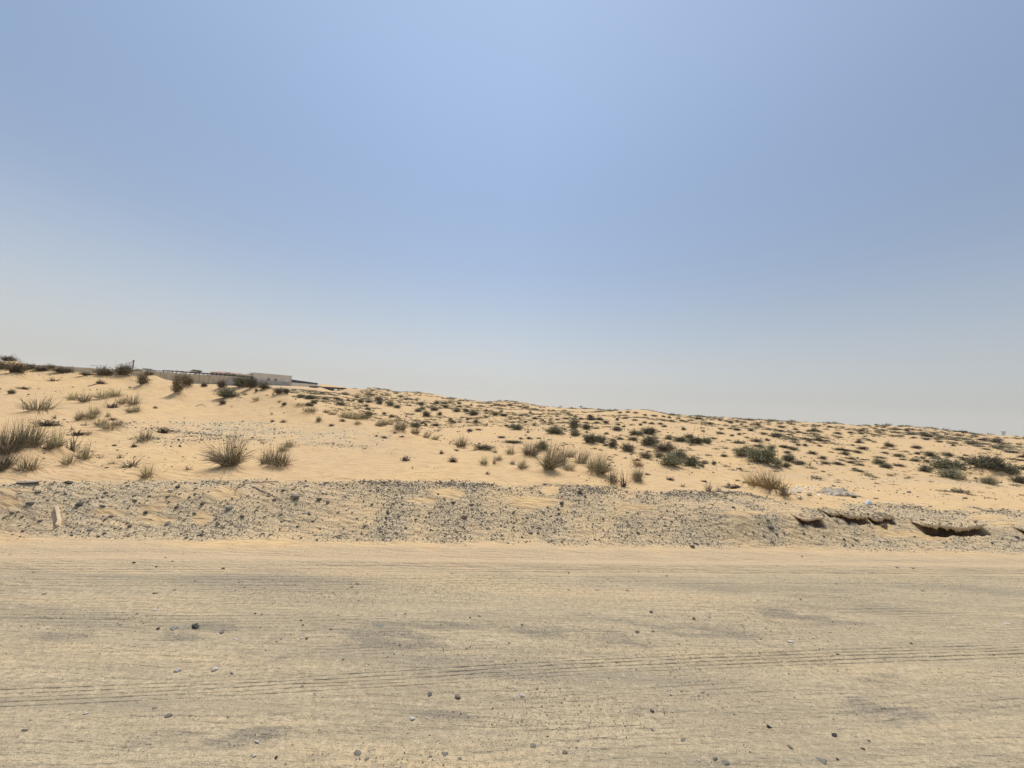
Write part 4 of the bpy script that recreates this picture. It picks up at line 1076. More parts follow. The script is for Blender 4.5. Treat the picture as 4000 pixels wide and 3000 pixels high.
M['green_bit'] = plain('dark_green', (.06, .055, .015), .3, 6)
M['bag'] = plain('white_plastic', (.70, .70, .68), .1, 6, rough=.5)
M['car_white'] = plain('white_paint', (.72, .72, .72), .04, 2, rough=.3)
M['rubber'] = plain('rubber', (.03, .03, .03), .1, 4)
M['crust'] = plain('crust', (.40, .30, .185), .35, 18, bump=.02, c2=(.22, .18, .13))

# --- compound wall
r_ = empty('boundary_wall', at(500, 1495, 96)); tag(r_, 'long low beige boundary wall running behind the dune crest at left', 'wall')
inv = Matrix.Translation(-r_.location)
def child(o, r):
    o.parent = r; o.matrix_parent_inverse = Matrix.Translation(-r.location) ; return o
zt = at(650, 1456.5, 95).z
segs = [20, 200, 400, 592, 740, 883]
for a, b in zip(segs[:-1], segs[1:]):
    A, B = at(a, 1500, 97 if a < 400 else 95), at(b, 1500, 97 if b < 400 else 95)
    child(slab('wall_panel', A, B, -1.2, zt, .25, M['beige_wall']), r_)
for x in np.linspace(20, 883, 46):
    dd = 97 if x < 300 else (97 - 2 * min(1, (x - 200) / 392) if x < 592 else 95)
    A = at(x, 1500, dd - .12); B = Vector((A.x + .4, A.y, 0))
    child(slab('pilaster', A, B, -1.2, zt + .08, .45, M['beige_wall']), r_)
# --- grey block wall
r_ = empty('block_wall', at(920, 1490, 94)); tag(r_, 'short grey block wall between the beige wall and the two-windowed building', 'wall')
A, B = at(884, 1490, 94), at(966, 1494, 97)
child(slab('wall_panel', A, B, 1.2, at(884, 1471, 94).z, .25, M['grey_wall'], zt1=at(966, 1478, 97).z), r_)
child(slab('coping', A, B, at(884, 1471, 94).z + .002, at(884, 1471, 94).z + .08, .31, M['cream_wall'], zt1=at(966, 1478, 97).z + .08, zb1=at(966, 1478, 97).z + .002, off=-.03), r_)
# --- shade canopy behind the wall
r_ = empty('shade_canopy', at(800, 1495, 108)); tag(r_, 'long thin dark shade canopy on posts above the beige wall', 'canopy')
A, B = at(634, 1446.5, 104), at(962, 1470.2, 108)
child(slab('roof', A, B, A.z - .02, A.z + .13, 4.5, M['roof_dark'], zt1=B.z + .16, zb1=B.z - .16), r_)
for i, x in enumerate(np.linspace(635, 958, 20)):
    t = (x - 634) / 328; P_ = A.lerp(B, t)
    child(slab('post', P_ + Vector((0, .2, 0)), P_ + Vector((.1, .2, 0)), 2.0, P_.z - .02, .1, M['roof_dark']), r_)
r_ = empty('rear_wall', at(850, 1480, 113)); tag(r_, 'pale rear wall seen under the long shade canopy', 'wall')
A, B = at(700, 1460.5, 113), at(963, 1472, 115)
child(slab('wall_panel', A, B, 1.5, at(735, 1460.8, 113).z, .3, M['white_wall'], zt1=at(963, 1471, 115).z), r_)
# --- building with two windows
r_ = empty('flat_roof_building', at(1060, 1503, 193)); tag(r_, 'cream flat-roofed building with two small dark windows', 'building')
A, B = at(991, 1500, 187), at(1137, 1503, 199)
top = at(991, 1456.5, 187).z
d_ = (B - A); d_.z = 0; L_ = d_.length; d_.normalize(); nr_ = Vector((-d_.y, d_.x, 0)); nr_ = nr_ if nr_.dot(A) > 0 else -nr_
child(slab('wall', A, B, 3.5, top, 9, M['cream_wall']), r_)
child(slab('parapet', A, B, top + .002, top + .18, 9.2, M['white_wall'], off=-.1), r_)
child(slab('plinth_wall', A, B, 3.4, at(1137, 1493, 199).z, .18, M['grey_wall'], off=-.2), r_)
def on_front(px, py, off):
    """point of the front wall plane seen at px, py"""
    v = Vector(ray(px, py)); o_ = Vector((0, 0, CAMH)); n_ = nr_
    t = (A - nr_ * off - o_).dot(n_) / v.dot(n_)
    return o_ + v * t
for (x0, x1, y0, y1) in ((1044, 1055.5, 1477.3, 1485.8), (1071, 1082.7, 1479.6, 1487.8)):
    p = on_front(x0, y0, 0); q = on_front(x1, y1, 0)
    z1, z0 = p.z, q.z
    w_ = slab('window', p, q, z0, z1, .08, M['frame'], off=-.08); child(w_, r_)
    e = (q - p); e.z = 0; e.normalize()
    g_ = slab('pane', p + e * .12, q - e * .12, z0 + (z1 - z0) * .28, z1 - .08, .03, M['glass'], off=-.10); g_.parent = w_
    s_ = slab('sill', p - e * .1, q + e * .1, z0 - .16, z0 - .01, .2, M['roof_dark'], off=-.2); s_.parent = w_
for (x, y) in ((1017.5, 1475), (1029.5, 1476), (1096, 1481.5), (1108, 1482.3)):
    p = on_front(x, y, 0); child(slab('vent', p, p + d_ * .28, p.z - .14, p.z + .14, .04, M['roof_dark'], off=-.04), r_)
r2 = empty('annex', at(970, 1490, 190)); tag(r2, 'lower cream annex at the left end of the two-windowed building', 'building')
P0, P1 = at(961.6, 1490, 190), at(981, 1492, 190)
child(slab('wall', P0, P1, 3.5, at(962, 1460.3, 190).z, 6, M['cream_wall']), r2)
child(slab('parapet', P0 - Vector((.1, 0, 0)), P1, at(962, 1460.3, 190).z + .002, at(962, 1459.3, 190).z, 6.2, M['white_wall'], off=-.1), r2)
# --- black screen fence
r_ = empty('screen_fence', at(1190, 1508, 215)); tag(r_, 'black screen fence on a pale concrete base, right of the building', 'fence')
A2, B2 = at(1137.5, 1505, 200), at(1240, 1509, 232)
child(slab('concrete_base', A2, B2, 3.0, at(1137, 1493.8, 200).z, .3, M['cream_wall'], zt1=at(1240, 1502, 232).z), r_)
child(slab('screen', A2, B2, at(1137, 1493.8, 200).z + .003, at(1137, 1482.2, 200).z, .12, M['black_net'], zb1=at(1240, 1502, 232).z + .003, zt1=at(1240, 1496.6, 232).z, off=.05), r_)
for t in np.linspace(0.01, .99, 10):
    p = A2.lerp(B2, t); za = at(1137, 1493.8, 200).z * (1 - t) + at(1240, 1502, 232).z * t; zb_ = at(1137, 1482.2, 200).z * (1 - t) + at(1240, 1496.6, 232).z * t
    child(slab('post', p, p + Vector((.16, .05, 0)), za + .004, zb_ + .1, .1, M['black_net'], off=.18), r_)
# --- carport
r_ = empty('carport', at(1280, 1526, 188)); tag(r_, 'low dark carport roof on posts at the foot of the far dune', 'carport')
A, B = at(1208, 1509.5, 186), at(1349, 1517.5, 190)
child(slab('roof', A, B, A.z - .5, A.z + .3, 5, M['roof_dark'], zt1=B.z + .3, zb1=B.z - .45), r_)
for t in (0.01, .21, .38, .56, .78, .985):
    p = A.lerp(B, t); gz = surf(p.x, p.y) - .3
    child(slab('post', p + Vector((0, .3, 0)), p + Vector((.6, .3, 0)), min(gz, p.z - 2.2), p.z - .1, .25, M['roof_dark']), r_)
p0, p1 = at(1262, 1523, 190), at(1300, 1525, 190)
child(slab('dark_sheet', p0, p1, A.z - 2.6, A.z - .3, .1, M['black_net'], off=1.2), r_)  # dark sheet standing in for the clutter under the roof
# --- parked cars by the carport
def car(px, py, d, label, w=1.75, L=4.2, yaw=.2, matn='car_white'):
    c = at(px, py, d)
    r = empty('parked_car', (c.x, c.y, c.z)); tag(r, label, 'car', 'cars by the carport')
    def sect(name, pts, wdt, m, par, x0=0):
        bm = bmesh.new(); a = [bm.verts.new((-wdt / 2, y, z)) for y, z in pts]; b = [bm.verts.new((wdt / 2, y, z)) for y, z in pts]
        bm.faces.new(a); bm.faces.new(b[::-1])
        for i in range(len(pts)): bm.faces.new((a[i], b[i], b[(i + 1) % len(pts)], a[(i + 1) % len(pts)]))
        bmesh.ops.recalc_face_normals(bm, faces=bm.faces)
        bmesh.ops.bevel(bm, geom=bm.edges[:], offset=.05, segments=2, affect='EDGES')
        me = bpy.data.meshes.new(name); bm.to_mesh(me); bm.free(); me.materials.append(m); return ob(name, me, par)
    sect('body', [(-L / 2, .3), (L / 2, .3), (L / 2, .75), (L / 2 - .9, .95), (-L / 2 + .1, 1.0), (-L / 2, .8)], w, M[matn], r)
    sect('cabin', [(-L / 2 + .25, .96), (L / 2 - 1.1, .92), (L / 2 - 1.8, 1.5), (-L / 2 + .6, 1.55)], w * .86, M['glass'], r)
    sect('roof', [(-L / 2 + .6, 1.545), (L / 2 - 1.8, 1.495), (L / 2 - 1.9, 1.62), (-L / 2 + .75, 1.66)], w * .84, M[matn], r)
    for sx in (-1, 1):
        for sy in (-1, 1):
            bm = bmesh.new(); bmesh.ops.create_cone(bm, cap_ends=True, segments=16, radius1=.33, radius2=.33, depth=.2, matrix=Matrix.Translation((sx * (w / 2 - .08), sy * L * .3, .33)) @ Matrix.Rotation(pi / 2, 4, 'Y'))
            me = bpy.data.meshes.new('wheel'); bm.to_mesh(me); bm.free(); me.materials.append(M['rubber']); ob('wheel', me, r)
    r.rotation_euler = (0, 0, yaw)
car(1240, 1520.5, 189, 'white car parked under the left end of the carport', yaw=.5)
car(1381, 1529, 186, 'white car parked just beyond the right end of the carport', yaw=1.1)
# --- things behind the wall
r_ = empty('chimney', at(518, 1450, 170)); tag(r_, 'thin reddish brown chimney stack rising above the dune crest', 'chimney')
def cyl(name, c0, c1, r0, r1, m, par, seg=12):
    c0, c1 = Vector(c0), Vector(c1); ax = c1 - c0
    bm = bmesh.new(); q = ax.to_track_quat('Z', 'Y').to_matrix().to_4x4()
    bmesh.ops.create_cone(bm, cap_ends=True, segments=seg, radius1=r0, radius2=r1, depth=ax.length, matrix=Matrix.Translation((c0 + c1) / 2) @ q)
    me = bpy.data.meshes.new(name); bm.to_mesh(me); bm.free(); me.materials.append(m)
    o = ob(name, me); return child(o, par) if par else o
b0, b1 = at(517.5, 1450, 170), at(517.5, 1411, 170)
b1.x = b0.x; b1.y = b0.y
cyl('stack', (b0.x, b0.y, b0.z - 3), b1, .24, .20, M['rust'], r_)
cyl('cap', b1 + Vector((0, 0, .003)), b1 + Vector((0, 0, .45)), .33, .33, M['roof_dark'], r_)
cyl('collar', b0 + Vector((0, 0, 2.2)), b0 + Vector((0, 0, 2.5)), .34, .34, M['rust'], r_)
r_ = empty('shed', at(503, 1450, 165)); tag(r_, 'low dark shed roof at the foot of the thin chimney', 'shed')
child(slab('wall', at(489, 1450, 165), at(516, 1450, 165), 1, at(500, 1446, 165).z, 4, M['rust']), r_)
child(slab('roof', at(487, 1450, 165), at(518, 1450, 165), at(500, 1446, 165).z + .002, at(500, 1443, 165).z, 4.6, M['roof_dark'], off=-.3), r_)
r_ = empty('white_building', at(568, 1455, 180)); tag(r_, 'low whitish building with a small rooftop block behind the wall', 'building')
A, B = at(525, 1441.5, 180), at(612, 1447.5, 180)
child(slab('wall', A, B, 2, A.z, 9, M['white_wall']), r_)
child(slab('roof', A, B, A.z + .002, A.z + .15, 9.3, M['grey_wall'], off=-.15), r_)
child(slab('rooftop_block', at(549, 1440, 181), at(565, 1440, 181), A.z + .155, at(557, 1438.5, 181).z, 3, M['grey_wall'], off=1), r_)
child(slab('rooftop_cap', at(548, 1440, 181), at(566.5, 1440, 181), at(557, 1438.5, 181).z + .003, at(557, 1437.6, 181).z, 3.4, M['tile'], off=.8), r_)
for x in (532, 541, 575, 586, 598):
    p = at(x, 1447.5, 180); child(slab('window', p, p + Vector((.5, 0, 0)), p.z - .35, p.z + .25, .05, M['glass'], off=-.05), r_)
for (x0, x1, yt, ye, yb, d, lab) in ((818, 885, 1449, 1454.5, 1464, 150, 'house with a long pinkish hipped roof above the wall'), (899, 920, 1454, 1458.5, 1468, 150, 'small house with a pink roof close left of the two-windowed building')):
    r_ = empty('house', at((x0 + x1) / 2, yb, d)); tag(r_, lab, 'house')
    A, B = at(x0 + 2, yb, d), at(x1 - 2, yb, d); za = at((x0 + x1) / 2, ye, d).z
    child(slab('wall', A, B, 2, za, 7, M['cream_wall']), r_)
    A, B = at(x0, yb, d), at(x1, yb, d); zr = at((x0 + x1) / 2, yt, d).z
    prism_o = prism('roof', [(A.x, A.y - .5, za + .003), (B.x, B.y - .5, za + .003), (B.x, B.y + 7.5, za + .003), (A.x, A.y + 7.5, za + .003)],
                    [(A.x + 1, A.y + 3, zr), (B.x - 1, B.y + 3, zr), (B.x - 1, B.y + 4, zr), (A.x + 1, A.y + 4, zr)], M['pink_roof'])
    child(prism_o, r_)
    for k in range(4 if x1 - x0 > 40 else 2):
        p = A.lerp(B, (k + .6) / (4.2 if x1 - x0 > 40 else 2.4)); child(slab('window', p, p + Vector((.7, 0, 0)), za - 1.1, za - .3, .05, M['glass'], off=-.05), r_)

# --- trees
def tree(px, py, w, h, d, label, lf='green_leaf', seed=0, blobs=7, group=None, nl=1500):
    """a short trunk with forked limbs under an uneven crown of leaf faces"""
    c = at(px, py, d); W, H = w * d / F, h * d / F
    c.z = max(c.z, surf(c.x, c.y) - .05)
    r = empty('tree', c); tag(r, label, 'tree', group)
    rng = np.random.default_rng(900 + seed)
    C = []
    for k in range(blobs):
        e = np.array([rng.uniform(-.42, .42) * W, rng.uniform(-.3, .3) * W, H * rng.uniform(.5, .88)])
        t = np.linspace(0, 1, 6)[:, None]
        C.append(np.array([0, 0, -.3 * H]) * (1 - t) + e * t + np.array([0, 0, .18 * H]) * (t * (1 - t)))
    C = np.array(C)
    V, q, tt = ribbons(C, np.linspace(.09, .03, 6)[None] * H * np.ones((blobs, 1)), rng, rng.random(blobs))
    ob('trunk', np_mesh('trunk', V, q, 4, M['dead'], tint=tt), r)
    P_ = []
    for k in range(blobs):
        cc = C[k, -1]; n = nl // blobs
        v = rng.normal(size=(n, 3)); v /= np.linalg.norm(v, axis=1, keepdims=True); v *= rng.random((n, 1)) ** .4
        P_.append(cc + v * np.array([.22 * W, .2 * W, .17 * H]) * rng.uniform(.7, 1.2))
    P_ = np.concatenate(P_)
    V, q = leaf_quads(rng, P_, .05 * max(W, H))
    ob('crown', np_mesh('crown', V, q, 4, M[lf], tint=np.repeat(rng.random(len(P_)), 4)), r)
    return r
tree(764, 1460, 40, 17, 135, 'dark bushy tree standing up behind the shade canopy', 'hill_leaf', 1, 9)
tree(779, 1461, 16, 8, 136, 'small dark tree right of the bushy tree behind the canopy', 'hill_leaf', 2, 5)
tree(888, 1463, 14, 10, 140, 'small round dark tree at the right end of the pinkish roof', 'hill_leaf', 3, 5)
tree(464, 1450, 8, 12, 120, 'tiny grey tree left of the thin chimney', 'hill_leaf', 4, 5)
tree(2190, 1593, 9, 9, 148, 'dark round tree, left one of the three on the middle skyline', 'hill_leaf', 5, 5)
tree(2288, 1602, 10, 9, 140, 'dark round tree, right one of the three on the middle skyline', 'hill_leaf', 6, 5)
tree(2270, 1608, 15, 14, 110, 'pale green tree, middle one of the three on the middle skyline', 'green_leaf', 7, 6)
tree(3424, 1668, 16, 9, 78, 'small green tree on the right skyline left of the far slope', 'green_leaf', 8, 6)
tree(3766, 1700, 26, 16, 70, 'wide pale green tree on the right skyline', 'green_leaf', 9, 8)

# --- pylons far away at the right
def pylon(px, ytop, w, d, label):
    b = at(px, ytop, d); gz = -2.0; H = b.z - gz; s = w * d / F
    r = empty('pylon', (b.x, b.y, gz)); tag(r, label, 'pylon', 'pylons beyond the dunes')
    th = s * .045
    def bar(name, a, c, t=th): cyl(name, Vector(r.location) + Vector(a), Vector(r.location) + Vector(c), t, t, M['pylon'], r, 5)
    for sx in (-1, 1):
        for sy in (-1, 1): bar('leg', (sx * s * .16, sy * s * .16, 0), (sx * s * .04, sy * s * .04, H))
    for sx in (-1, 1):
        bar('crossarm', (0, 0, H * .93), (sx * s * .5, 0, H * .88)); bar('crossarm', (0, 0, H * .80), (sx * s * .5, 0, H * .88))
    for k in range(5):
        z0, z1 = H * k / 6, H * (k + 1) / 6; f0, f1 = s * (.16 - .02 * k), s * (.16 - .02 * (k + 1))
        bar('brace', (-f0, -f0, z0), (f1, -f1, z1), th * .6); bar('brace', (f0, f0, z0), (-f1, f1, z1), th * .6)
pylon(3920, 1684, 25, 900, 'faint grey pylon on the far right skyline, the larger one')
pylon(3641, 1665, 7, 1250, 'tiny faint grey pylon left on the right skyline')

# --- metal sign frame behind the tall bush pair
_sy = gp(697, 1556)[1] + 3.2; _sp = at(692, 1545, _sy)
r_ = empty('sign_frame', (_sp.x, _sy, surf(_sp.x, _sy))); tag(r_, 'grey metal sign frame standing behind the tall brown bush pair', 'sign')
g0 = Vector(r_.location); zt = at(692, 1470.5, g0.y).z
for px in (677.5, 709):
    p = at(px, 1540, g0.y); cyl('post', (p.x, p.y, g0.z - .2), (p.x, p.y, zt), .022, .022, M['steel'], r_, 8)
p, q = at(678, 1540, g0.y), at(709, 1540, g0.y)
child(slab('board', p, q, zt - .24, zt - .05, .02, M['steel']), r_)
child(slab('top_rail', p, q, zt - .045, zt, .03, M['roof_dark']), r_)

# --- plank on the bank
def loft(name, C, R, m, par=None, rough=0, seed=1):
    """closed tube of cross-sections; C points (k,3), R list of (half width vec, half height vec)"""
    bm = bmesh.new(); rows = []
    rr = random.Random(seed)
    for c, (a, b) in zip(C, R):
        c, a, b = Vector(c), Vector(a), Vector(b)
        rows.append([bm.verts.new(c + p + Vector([rr.uniform(-rough, rough) for _ in range(3)])) for p in (a + b, -a + b, -a - b, a - b)])
    for r0, r1 in zip(rows[:-1], rows[1:]):
        for i in range(4): bm.faces.new((r0[i], r0[(i + 1) % 4], r1[(i + 1) % 4], r1[i]))
    bm.faces.new(rows[0]); bm.faces.new(rows[-1][::-1]); bmesh.ops.recalc_face_normals(bm, faces=bm.faces)
    bmesh.ops.bevel(bm, geom=bm.edges[:], offset=.0015, segments=1, affect='EDGES')
    me = bpy.data.meshes.new(name); bm.to_mesh(me); bm.free(); me.materials.append(m); return ob(name, me, par)
pts = [(221, 1979), (223, 1992), (226, 2006), (228, 2020), (230, 2034), (229, 2046), (223, 2055)]
C = []
for i, (x, y) in enumerate(pts):
    g = gp(x, y + 6); C.append(Vector(g) + Vector((0, 0, .022)))
R_ = []
for i in range(len(C)):
    t = (C[min(i + 1, len(C) - 1)] - C[max(i - 1, 0)]).normalized(); side = t.cross(Vector((0, 0, 1))).normalized(); up = side.cross(t)
    tw = -.45; s2 = side * cos(tw) + up * sin(tw); u2 = up * cos(tw) - side * sin(tw)
    wd = .011 if i < len(C) - 1 else .010
    R_.append((s2 * wd, u2 * .021))
o = loft('plank', C, R_, M['wood_pale'], rough=.0012)
tag(o, 'short pale curved wooden plank lying on the stony bank at left', 'plank')
# weathered stick and broken branches
def tube(pts, rad, m, name, label, cat, lift=.01, group=None, extra=()):
    allc = []
    curves = [pts] + list(extra)
    rng = np.random.default_rng(5)
    k = 8
    Cs = []; Ws = []
    for ci, pp in enumerate(curves):
        G = np.array([Vector(gp(p[0], p[1])) + Vector((0, 0, lift + (p[2] if len(p) > 2 else 0))) for p in pp])
        s = np.linspace(0, len(G) - 1, k); i = np.minimum(s.astype(int), len(G) - 2); f = (s - i)[:, None]
        Cs.append(G[i] * (1 - f) + G[i + 1] * f + rng.normal(0, rad * .4, (k, 3))); Ws.append(np.linspace(2.0, .7, k) * rad * (1 if ci == 0 else .6))
    V, q, t = ribbons(np.array(Cs), np.array(Ws), rng, rng.random(len(Cs)))
    V -= np.array(Cs[0][0])
    o = ob(name, np_mesh(name, V, q, 4, m, tint=t), None, Cs[0][0]); tag(o, label, cat, group); return o
tube([(1090, 1884), (1010, 1886), (940, 1893), (925, 1915), (918, 1932)], .006, M['dead'], 'dry_branch', 'curled dry branch with twigs on the sandy hollow of the bank', 'branch',
     extra=[[(940, 1893), (915, 1908), (890, 1925)], [(960, 1890), (945, 1900), (935, 1905)], [(930, 1905), (915, 1918), (920, 1938)]])
tube([(985, 1903), (1020, 1920), (1060, 1935), (1100, 1956)], .006, M['twig'], 'dry_branch', 'straight dry stick lying down the bank left of the pale grey boulder', 'branch', extra=[[(1070, 1940), (1085, 1950), (1095, 1962)]])
tube([(2365, 1924), (2410, 1920), (2455, 1916)], .004, M['twig'], 'dry_branch', 'thin dry stick on the sand right of the tallest grass clump', 'branch', extra=[[(2442, 1918), (2443, 1930), (2444, 1942)]])
tube([(590, 1872), (640, 1845), (690, 1812)], .004, M['straw'], 'dry_branch', 'long pale dry stem on the sand left of the big grass tuft', 'branch')
tube([(765, 1588), (790, 1580), (805, 1590)], .012, M['dead'], 'dry_branch', 'small dead branch on the open sand below the tall brown bush pair', 'branch')
tube([(345, 1510), (375, 1502), (400, 1492), (412, 1497)], .02, M['dead'], 'dry_branch', 'dark dead branch lying below the dune crest bushes', 'branch', extra=[[(375, 1502), (392, 1490), (396, 1484)]])
C = [Vector(gp(x, y)) + Vector((0, 0, .03)) for x, y in ((3152, 2030), (3170, 2029), (3190, 2028), (3212, 2030))]
R_ = [((0, .035, .005), (0, -.004, .012 * f)) for f in (.6, 1, 1.1, .9)]
o = loft('driftwood', C, R_, M['wood_grey'], rough=.006); tag(o, 'weathered split piece of wood lying along the bank right of centre', 'wood')
# --- white rubble strip
frag = []
for k in range(5):
    V, Fc = rock_shape(RNG, 1, .22); frag.append(np_mesh('tile_fragment', V, Fc, 3, M['tile']))
rr = random.Random(9)
for i in range(54):
    px = rr.triangular(2950, 3225, 3130); py = 1903 + (px - 2950) * .09 + rr.gauss(0, 8)
    if px < 3050: py = 1898 + rr.gauss(0, 3)
    X, Y, Z = gp(px, py)
    s = rr.uniform(.02, .062); o = ob('tile_fragment', frag[i % 5], None, (X, Y, Z + .004)); o.scale = (s * 1.3, s, s * .9)
    o.rotation_euler = (rr.uniform(-.3, .3), rr.uniform(-.3, .3), rr.uniform(0, 6))
    tag(o, 'white broken tile fragment in the strip of rubble behind the orange tuft', 'rubble', 'white tile fragments')
for (px, py, s) in ((3395, 1962, .03), (3462, 1966, .05), (3500, 1968, .04), (3560, 1962, .03), (3600, 1966, .03), (3598, 1975, .03), (3240, 1933, .04)):
    X, Y, Z = gp(px, py); o = ob('tile_fragment', frag[0], None, (X, Y, Z + .004)); o.scale = (s * 1.6, s * 1.2, s)
    tag(o, 'stray white fragment on the sand near the crumpled tarp', 'rubble', 'stray white fragments')
# --- crumpled tarp, bag, green scrap
def cloth(name, px, py, wpx, dep, hgt, m, label, cat, seed, nx=44, ny=22, yaw=0.):
    X, Y, Z = gp(px, py); W = wpx * Y / F
    gx, gy = np.meshgrid(np.linspace(-.5, .5, nx), np.linspace(0, 1, ny))
    edge = .5 + .12 * fbm(gy * 3, gx * 2, seed); ux = gx * 2 * edge
    x = ux * W; y = gy * dep * (.7 + .3 * fbm(gx * 3, gx * 0, seed + 2))
    env = np.clip(1 - (np.abs(gx) * 2) ** 4, 0, 1) * np.clip(4 * gy * (1 - gy), 0, 1) ** .4
    z = env * hgt * np.clip(.35 + .9 * np.abs(fbm(gx * 9, gy * 5, seed + 4, 3)) + .5 * fbm(gx * 4, gy * 9, seed + 7), .02, 2)
    gz = height(X + x.ravel(), Y + y.ravel()).reshape(x.shape) - Z
    V = np.stack([x, y, z + gz + .003], -1).reshape(-1, 3)
    i = np.arange(nx * ny).reshape(ny, nx); q = np.stack([i[:-1, :-1], i[:-1, 1:], i[1:, 1:], i[1:, :-1]], -1).reshape(-1, 4)
    o = ob(name, np_mesh(name, V, q, 4, m), None, (X, Y, Z)); tag(o, label, cat)
    md = o.modifiers.new('thick', 'SOLIDIFY'); md.thickness = .004
    return o
cloth('tarp', 3318, 1940, 118, .85, .16, M['tarp'], 'crumpled cream tarp lying on the sand track beyond the bank', 'tarp', 130)
cloth('plastic_bag', 3402, 1973, 26, .16, .09, M['bag'], 'small white plastic bag caught at the top of the bank', 'bag', 140, 20, 14)
cloth('plastic_scrap', 3341, 1946, 15, .08, .05, M['green_bit'], 'dark green plastic scrap in front of the crumpled tarp', 'scrap', 150, 14, 10)
cloth('wood_scrap', 3425, 1949, 22, .05, .03, M['wood_grey'], 'thin brown scrap of wood right of the crumpled tarp', 'scrap', 155, 14, 8)
cloth('paper_scrap', 174, 1530 - 8, 0.1, .01, .01, M['tile'], 'x', 'x', 3) if False else None
X, Y, Z = gp(529, 1520); o = ob('litter', frag[1], None, (X, Y, Z + .01)); o.scale = (.22, .10, .05); tag(o, 'thin white litter on the sand below the dark bush on the crest', 'litter')

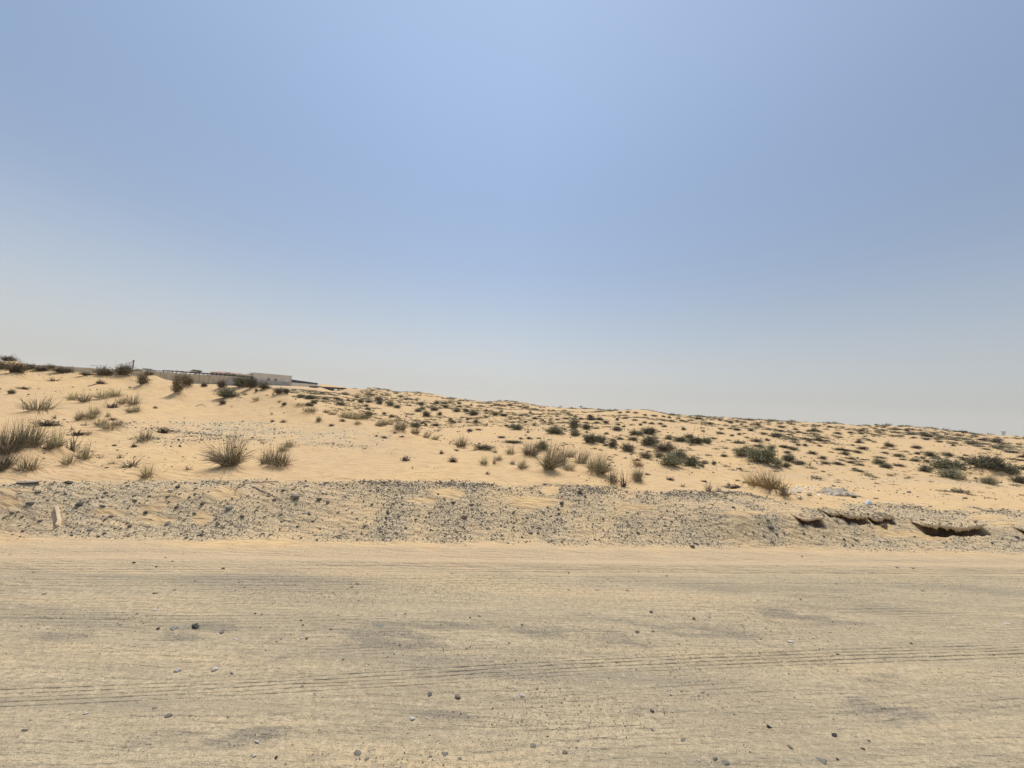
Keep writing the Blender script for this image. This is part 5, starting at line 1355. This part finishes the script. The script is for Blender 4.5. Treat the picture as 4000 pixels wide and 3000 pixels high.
# --- overhanging crusts above the eroded notches
LEDL = {0: 'long cracked crust ledge over the dark undercut at the right', 1: 'crust ledge over the undercut at the far right edge', 2: 'broken crust ledge, left one of the big pair above the brown stone',
        3: 'broken crust ledge, right one of the big pair above the brown stone', 4: 'thin crust ledge left of the big broken pair', 5: 'low crust ledge beside the weathered wood piece',
        6: 'small crust ledge close right of the big broken pair'}
LST = []
for k, (nx_, ny_, tx, ty, a, b, dep) in enumerate(_notch):
    rng = np.random.default_rng(700 + k)
    ns, nd = 46, 7
    s_ = np.linspace(-a * .97, a * .97, ns); e = np.clip(1 - np.abs(s_ / a) ** 3, 0, 1)
    front = -(b * 1.45) * (.55 + .45 * e) * (1 + .35 * fbm(s_ * 7, s_ * 0, 50 + k) + .35 * fbm(s_ * 30, s_ * 0, 51 + k, 2)) + b * .5 * e
    back = .10 + b * .5 * e + .03 * rng.normal(size=ns)
    rows = []
    off = []
    for j, f in enumerate(np.linspace(0, 1, nd)):
        t_ = front * (1 - f) + back * f
        x = nx_ + s_ * tx - t_ * ty; y = ny_ + s_ * ty + t_ * tx
        # follow the ground behind the notch
        tb = b * .5 * e + .10
        xb = nx_ + s_ * tx - tb * ty; yb = ny_ + s_ * ty + tb * tx
        zb = height(xb, yb)
        z = zb + .016 + .02 * np.abs(fbm(s_ * 12 + j * .9, s_ * 0 + j, 57)) - (1 - f) * (.012 + .02 * e) + .006 * fbm(s_ * 20 + j, s_ * 0 + j * 3, 55)
        rows.append(np.stack([x, y, z], -1))
    Vt = np.array(rows)
    th = (.018 + .03 * e * (dep / .10))[None, :, None] * np.linspace(1, .6, nd)[:, None, None] * (1 + .35 * rng.normal(size=(nd, ns, 1)))
    Vb = Vt - np.concatenate([np.zeros(th.shape[:2] + (2,)), np.abs(th)], -1)
    V = np.concatenate([Vt.reshape(-1, 3), Vb.reshape(-1, 3)]); i = np.arange(ns * nd).reshape(nd, ns); n_ = ns * nd
    q = [np.stack([i[:-1, :-1], i[:-1, 1:], i[1:, 1:], i[1:, :-1]], -1).reshape(-1, 4)]
    q.append(q[0][:, ::-1] + n_)
    for e_ in (i[0], i[-1][::-1], i[:, 0][::-1], i[:, -1]):
        q.append(np.stack([e_[:-1], e_[:-1] + n_, e_[1:] + n_, e_[1:]], -1))
    tp = Vt.reshape(-1, 3); tp = tp[rng.random(len(tp)) < .5] + rng.normal(0, .004, (1, 3)); LST.append(tp)
    cen = V.mean(0)
    o = ob('crust_ledge', np_mesh('crust_ledge', V - cen, np.concatenate(q), 4, M['ground'], attrs={'gravel': np.full(len(V), .75), 'road': np.zeros(len(V)), 'dark': np.full(len(V), .25)}), None, tuple(cen)); tag(o, LEDL[k], 'ledge')
lp = np.concatenate(LST); tag(scatter_gravel('gravel', lp, np.clip(RNG.lognormal(math.log(.013), .5, len(lp)), .005, .04), tints), kind='stuff')
# ------------------------------------------------------------------ dusty air
hme = bpy.data.meshes.new('haze'); bm = bmesh.new(); bmesh.ops.create_cube(bm, size=1); bm.to_mesh(hme); bm.free()
hz = ob('haze', hme); hz.scale = (3200, 3200, 64); hz.location = (0, 0, 28); tag(hz, kind='stuff')
hm = bpy.data.materials.new('haze'); hm.use_nodes = True; hn = hm.node_tree; hn.nodes.clear()
pv = hn.nodes.new('ShaderNodeVolumePrincipled'); pv.inputs['Color'].default_value = (.99, .965, .92, 1); pv.inputs['Density'].default_value = .00035
ho = hn.nodes.new('ShaderNodeOutputMaterial'); hn.links.new(pv.outputs[0], ho.inputs['Volume']); hme.materials.append(hm)
# ------------------------------------------------------------------ labels that single out each repeat
def make_labels():
    B = {}
    for nm, (o, what, px, py) in LABELS.items():
        best = None
        for (lx, ly, ln) in LANDMARKS:
            dx, dy = px - lx, (py - ly) * 1.8
            d = math.hypot(dx, dy)
            if best is None or d < best[0]: best = (d, dx, dy, ln)
        d, dx, dy, ln = best
        if d < 14: rel = 'at'
        elif abs(dx) > abs(dy): rel = 'left of' if dx < 0 else 'right of'
        else: rel = 'above' if dy < 0 else 'below'
        B.setdefault((what, rel, ln), []).append((d, o))
    for (what, rel, ln), L_ in B.items():
        L_.sort(key=lambda t: t[0])
        for i, (d, o) in enumerate(L_):
            w_ = what
            if len((what + rel + ' ' + ln).split()) > 13: w_ = ' '.join(what.split()[1:])
            if len(L_) == 1: o['label'] = f'{w_} {rel} {ln}'
            else: o['label'] = f'{"nearest " if i == 0 else (ORD[i] if i < len(ORD) else str(i + 1) + "th ")}{w_} {rel} {ln}'
make_labels()
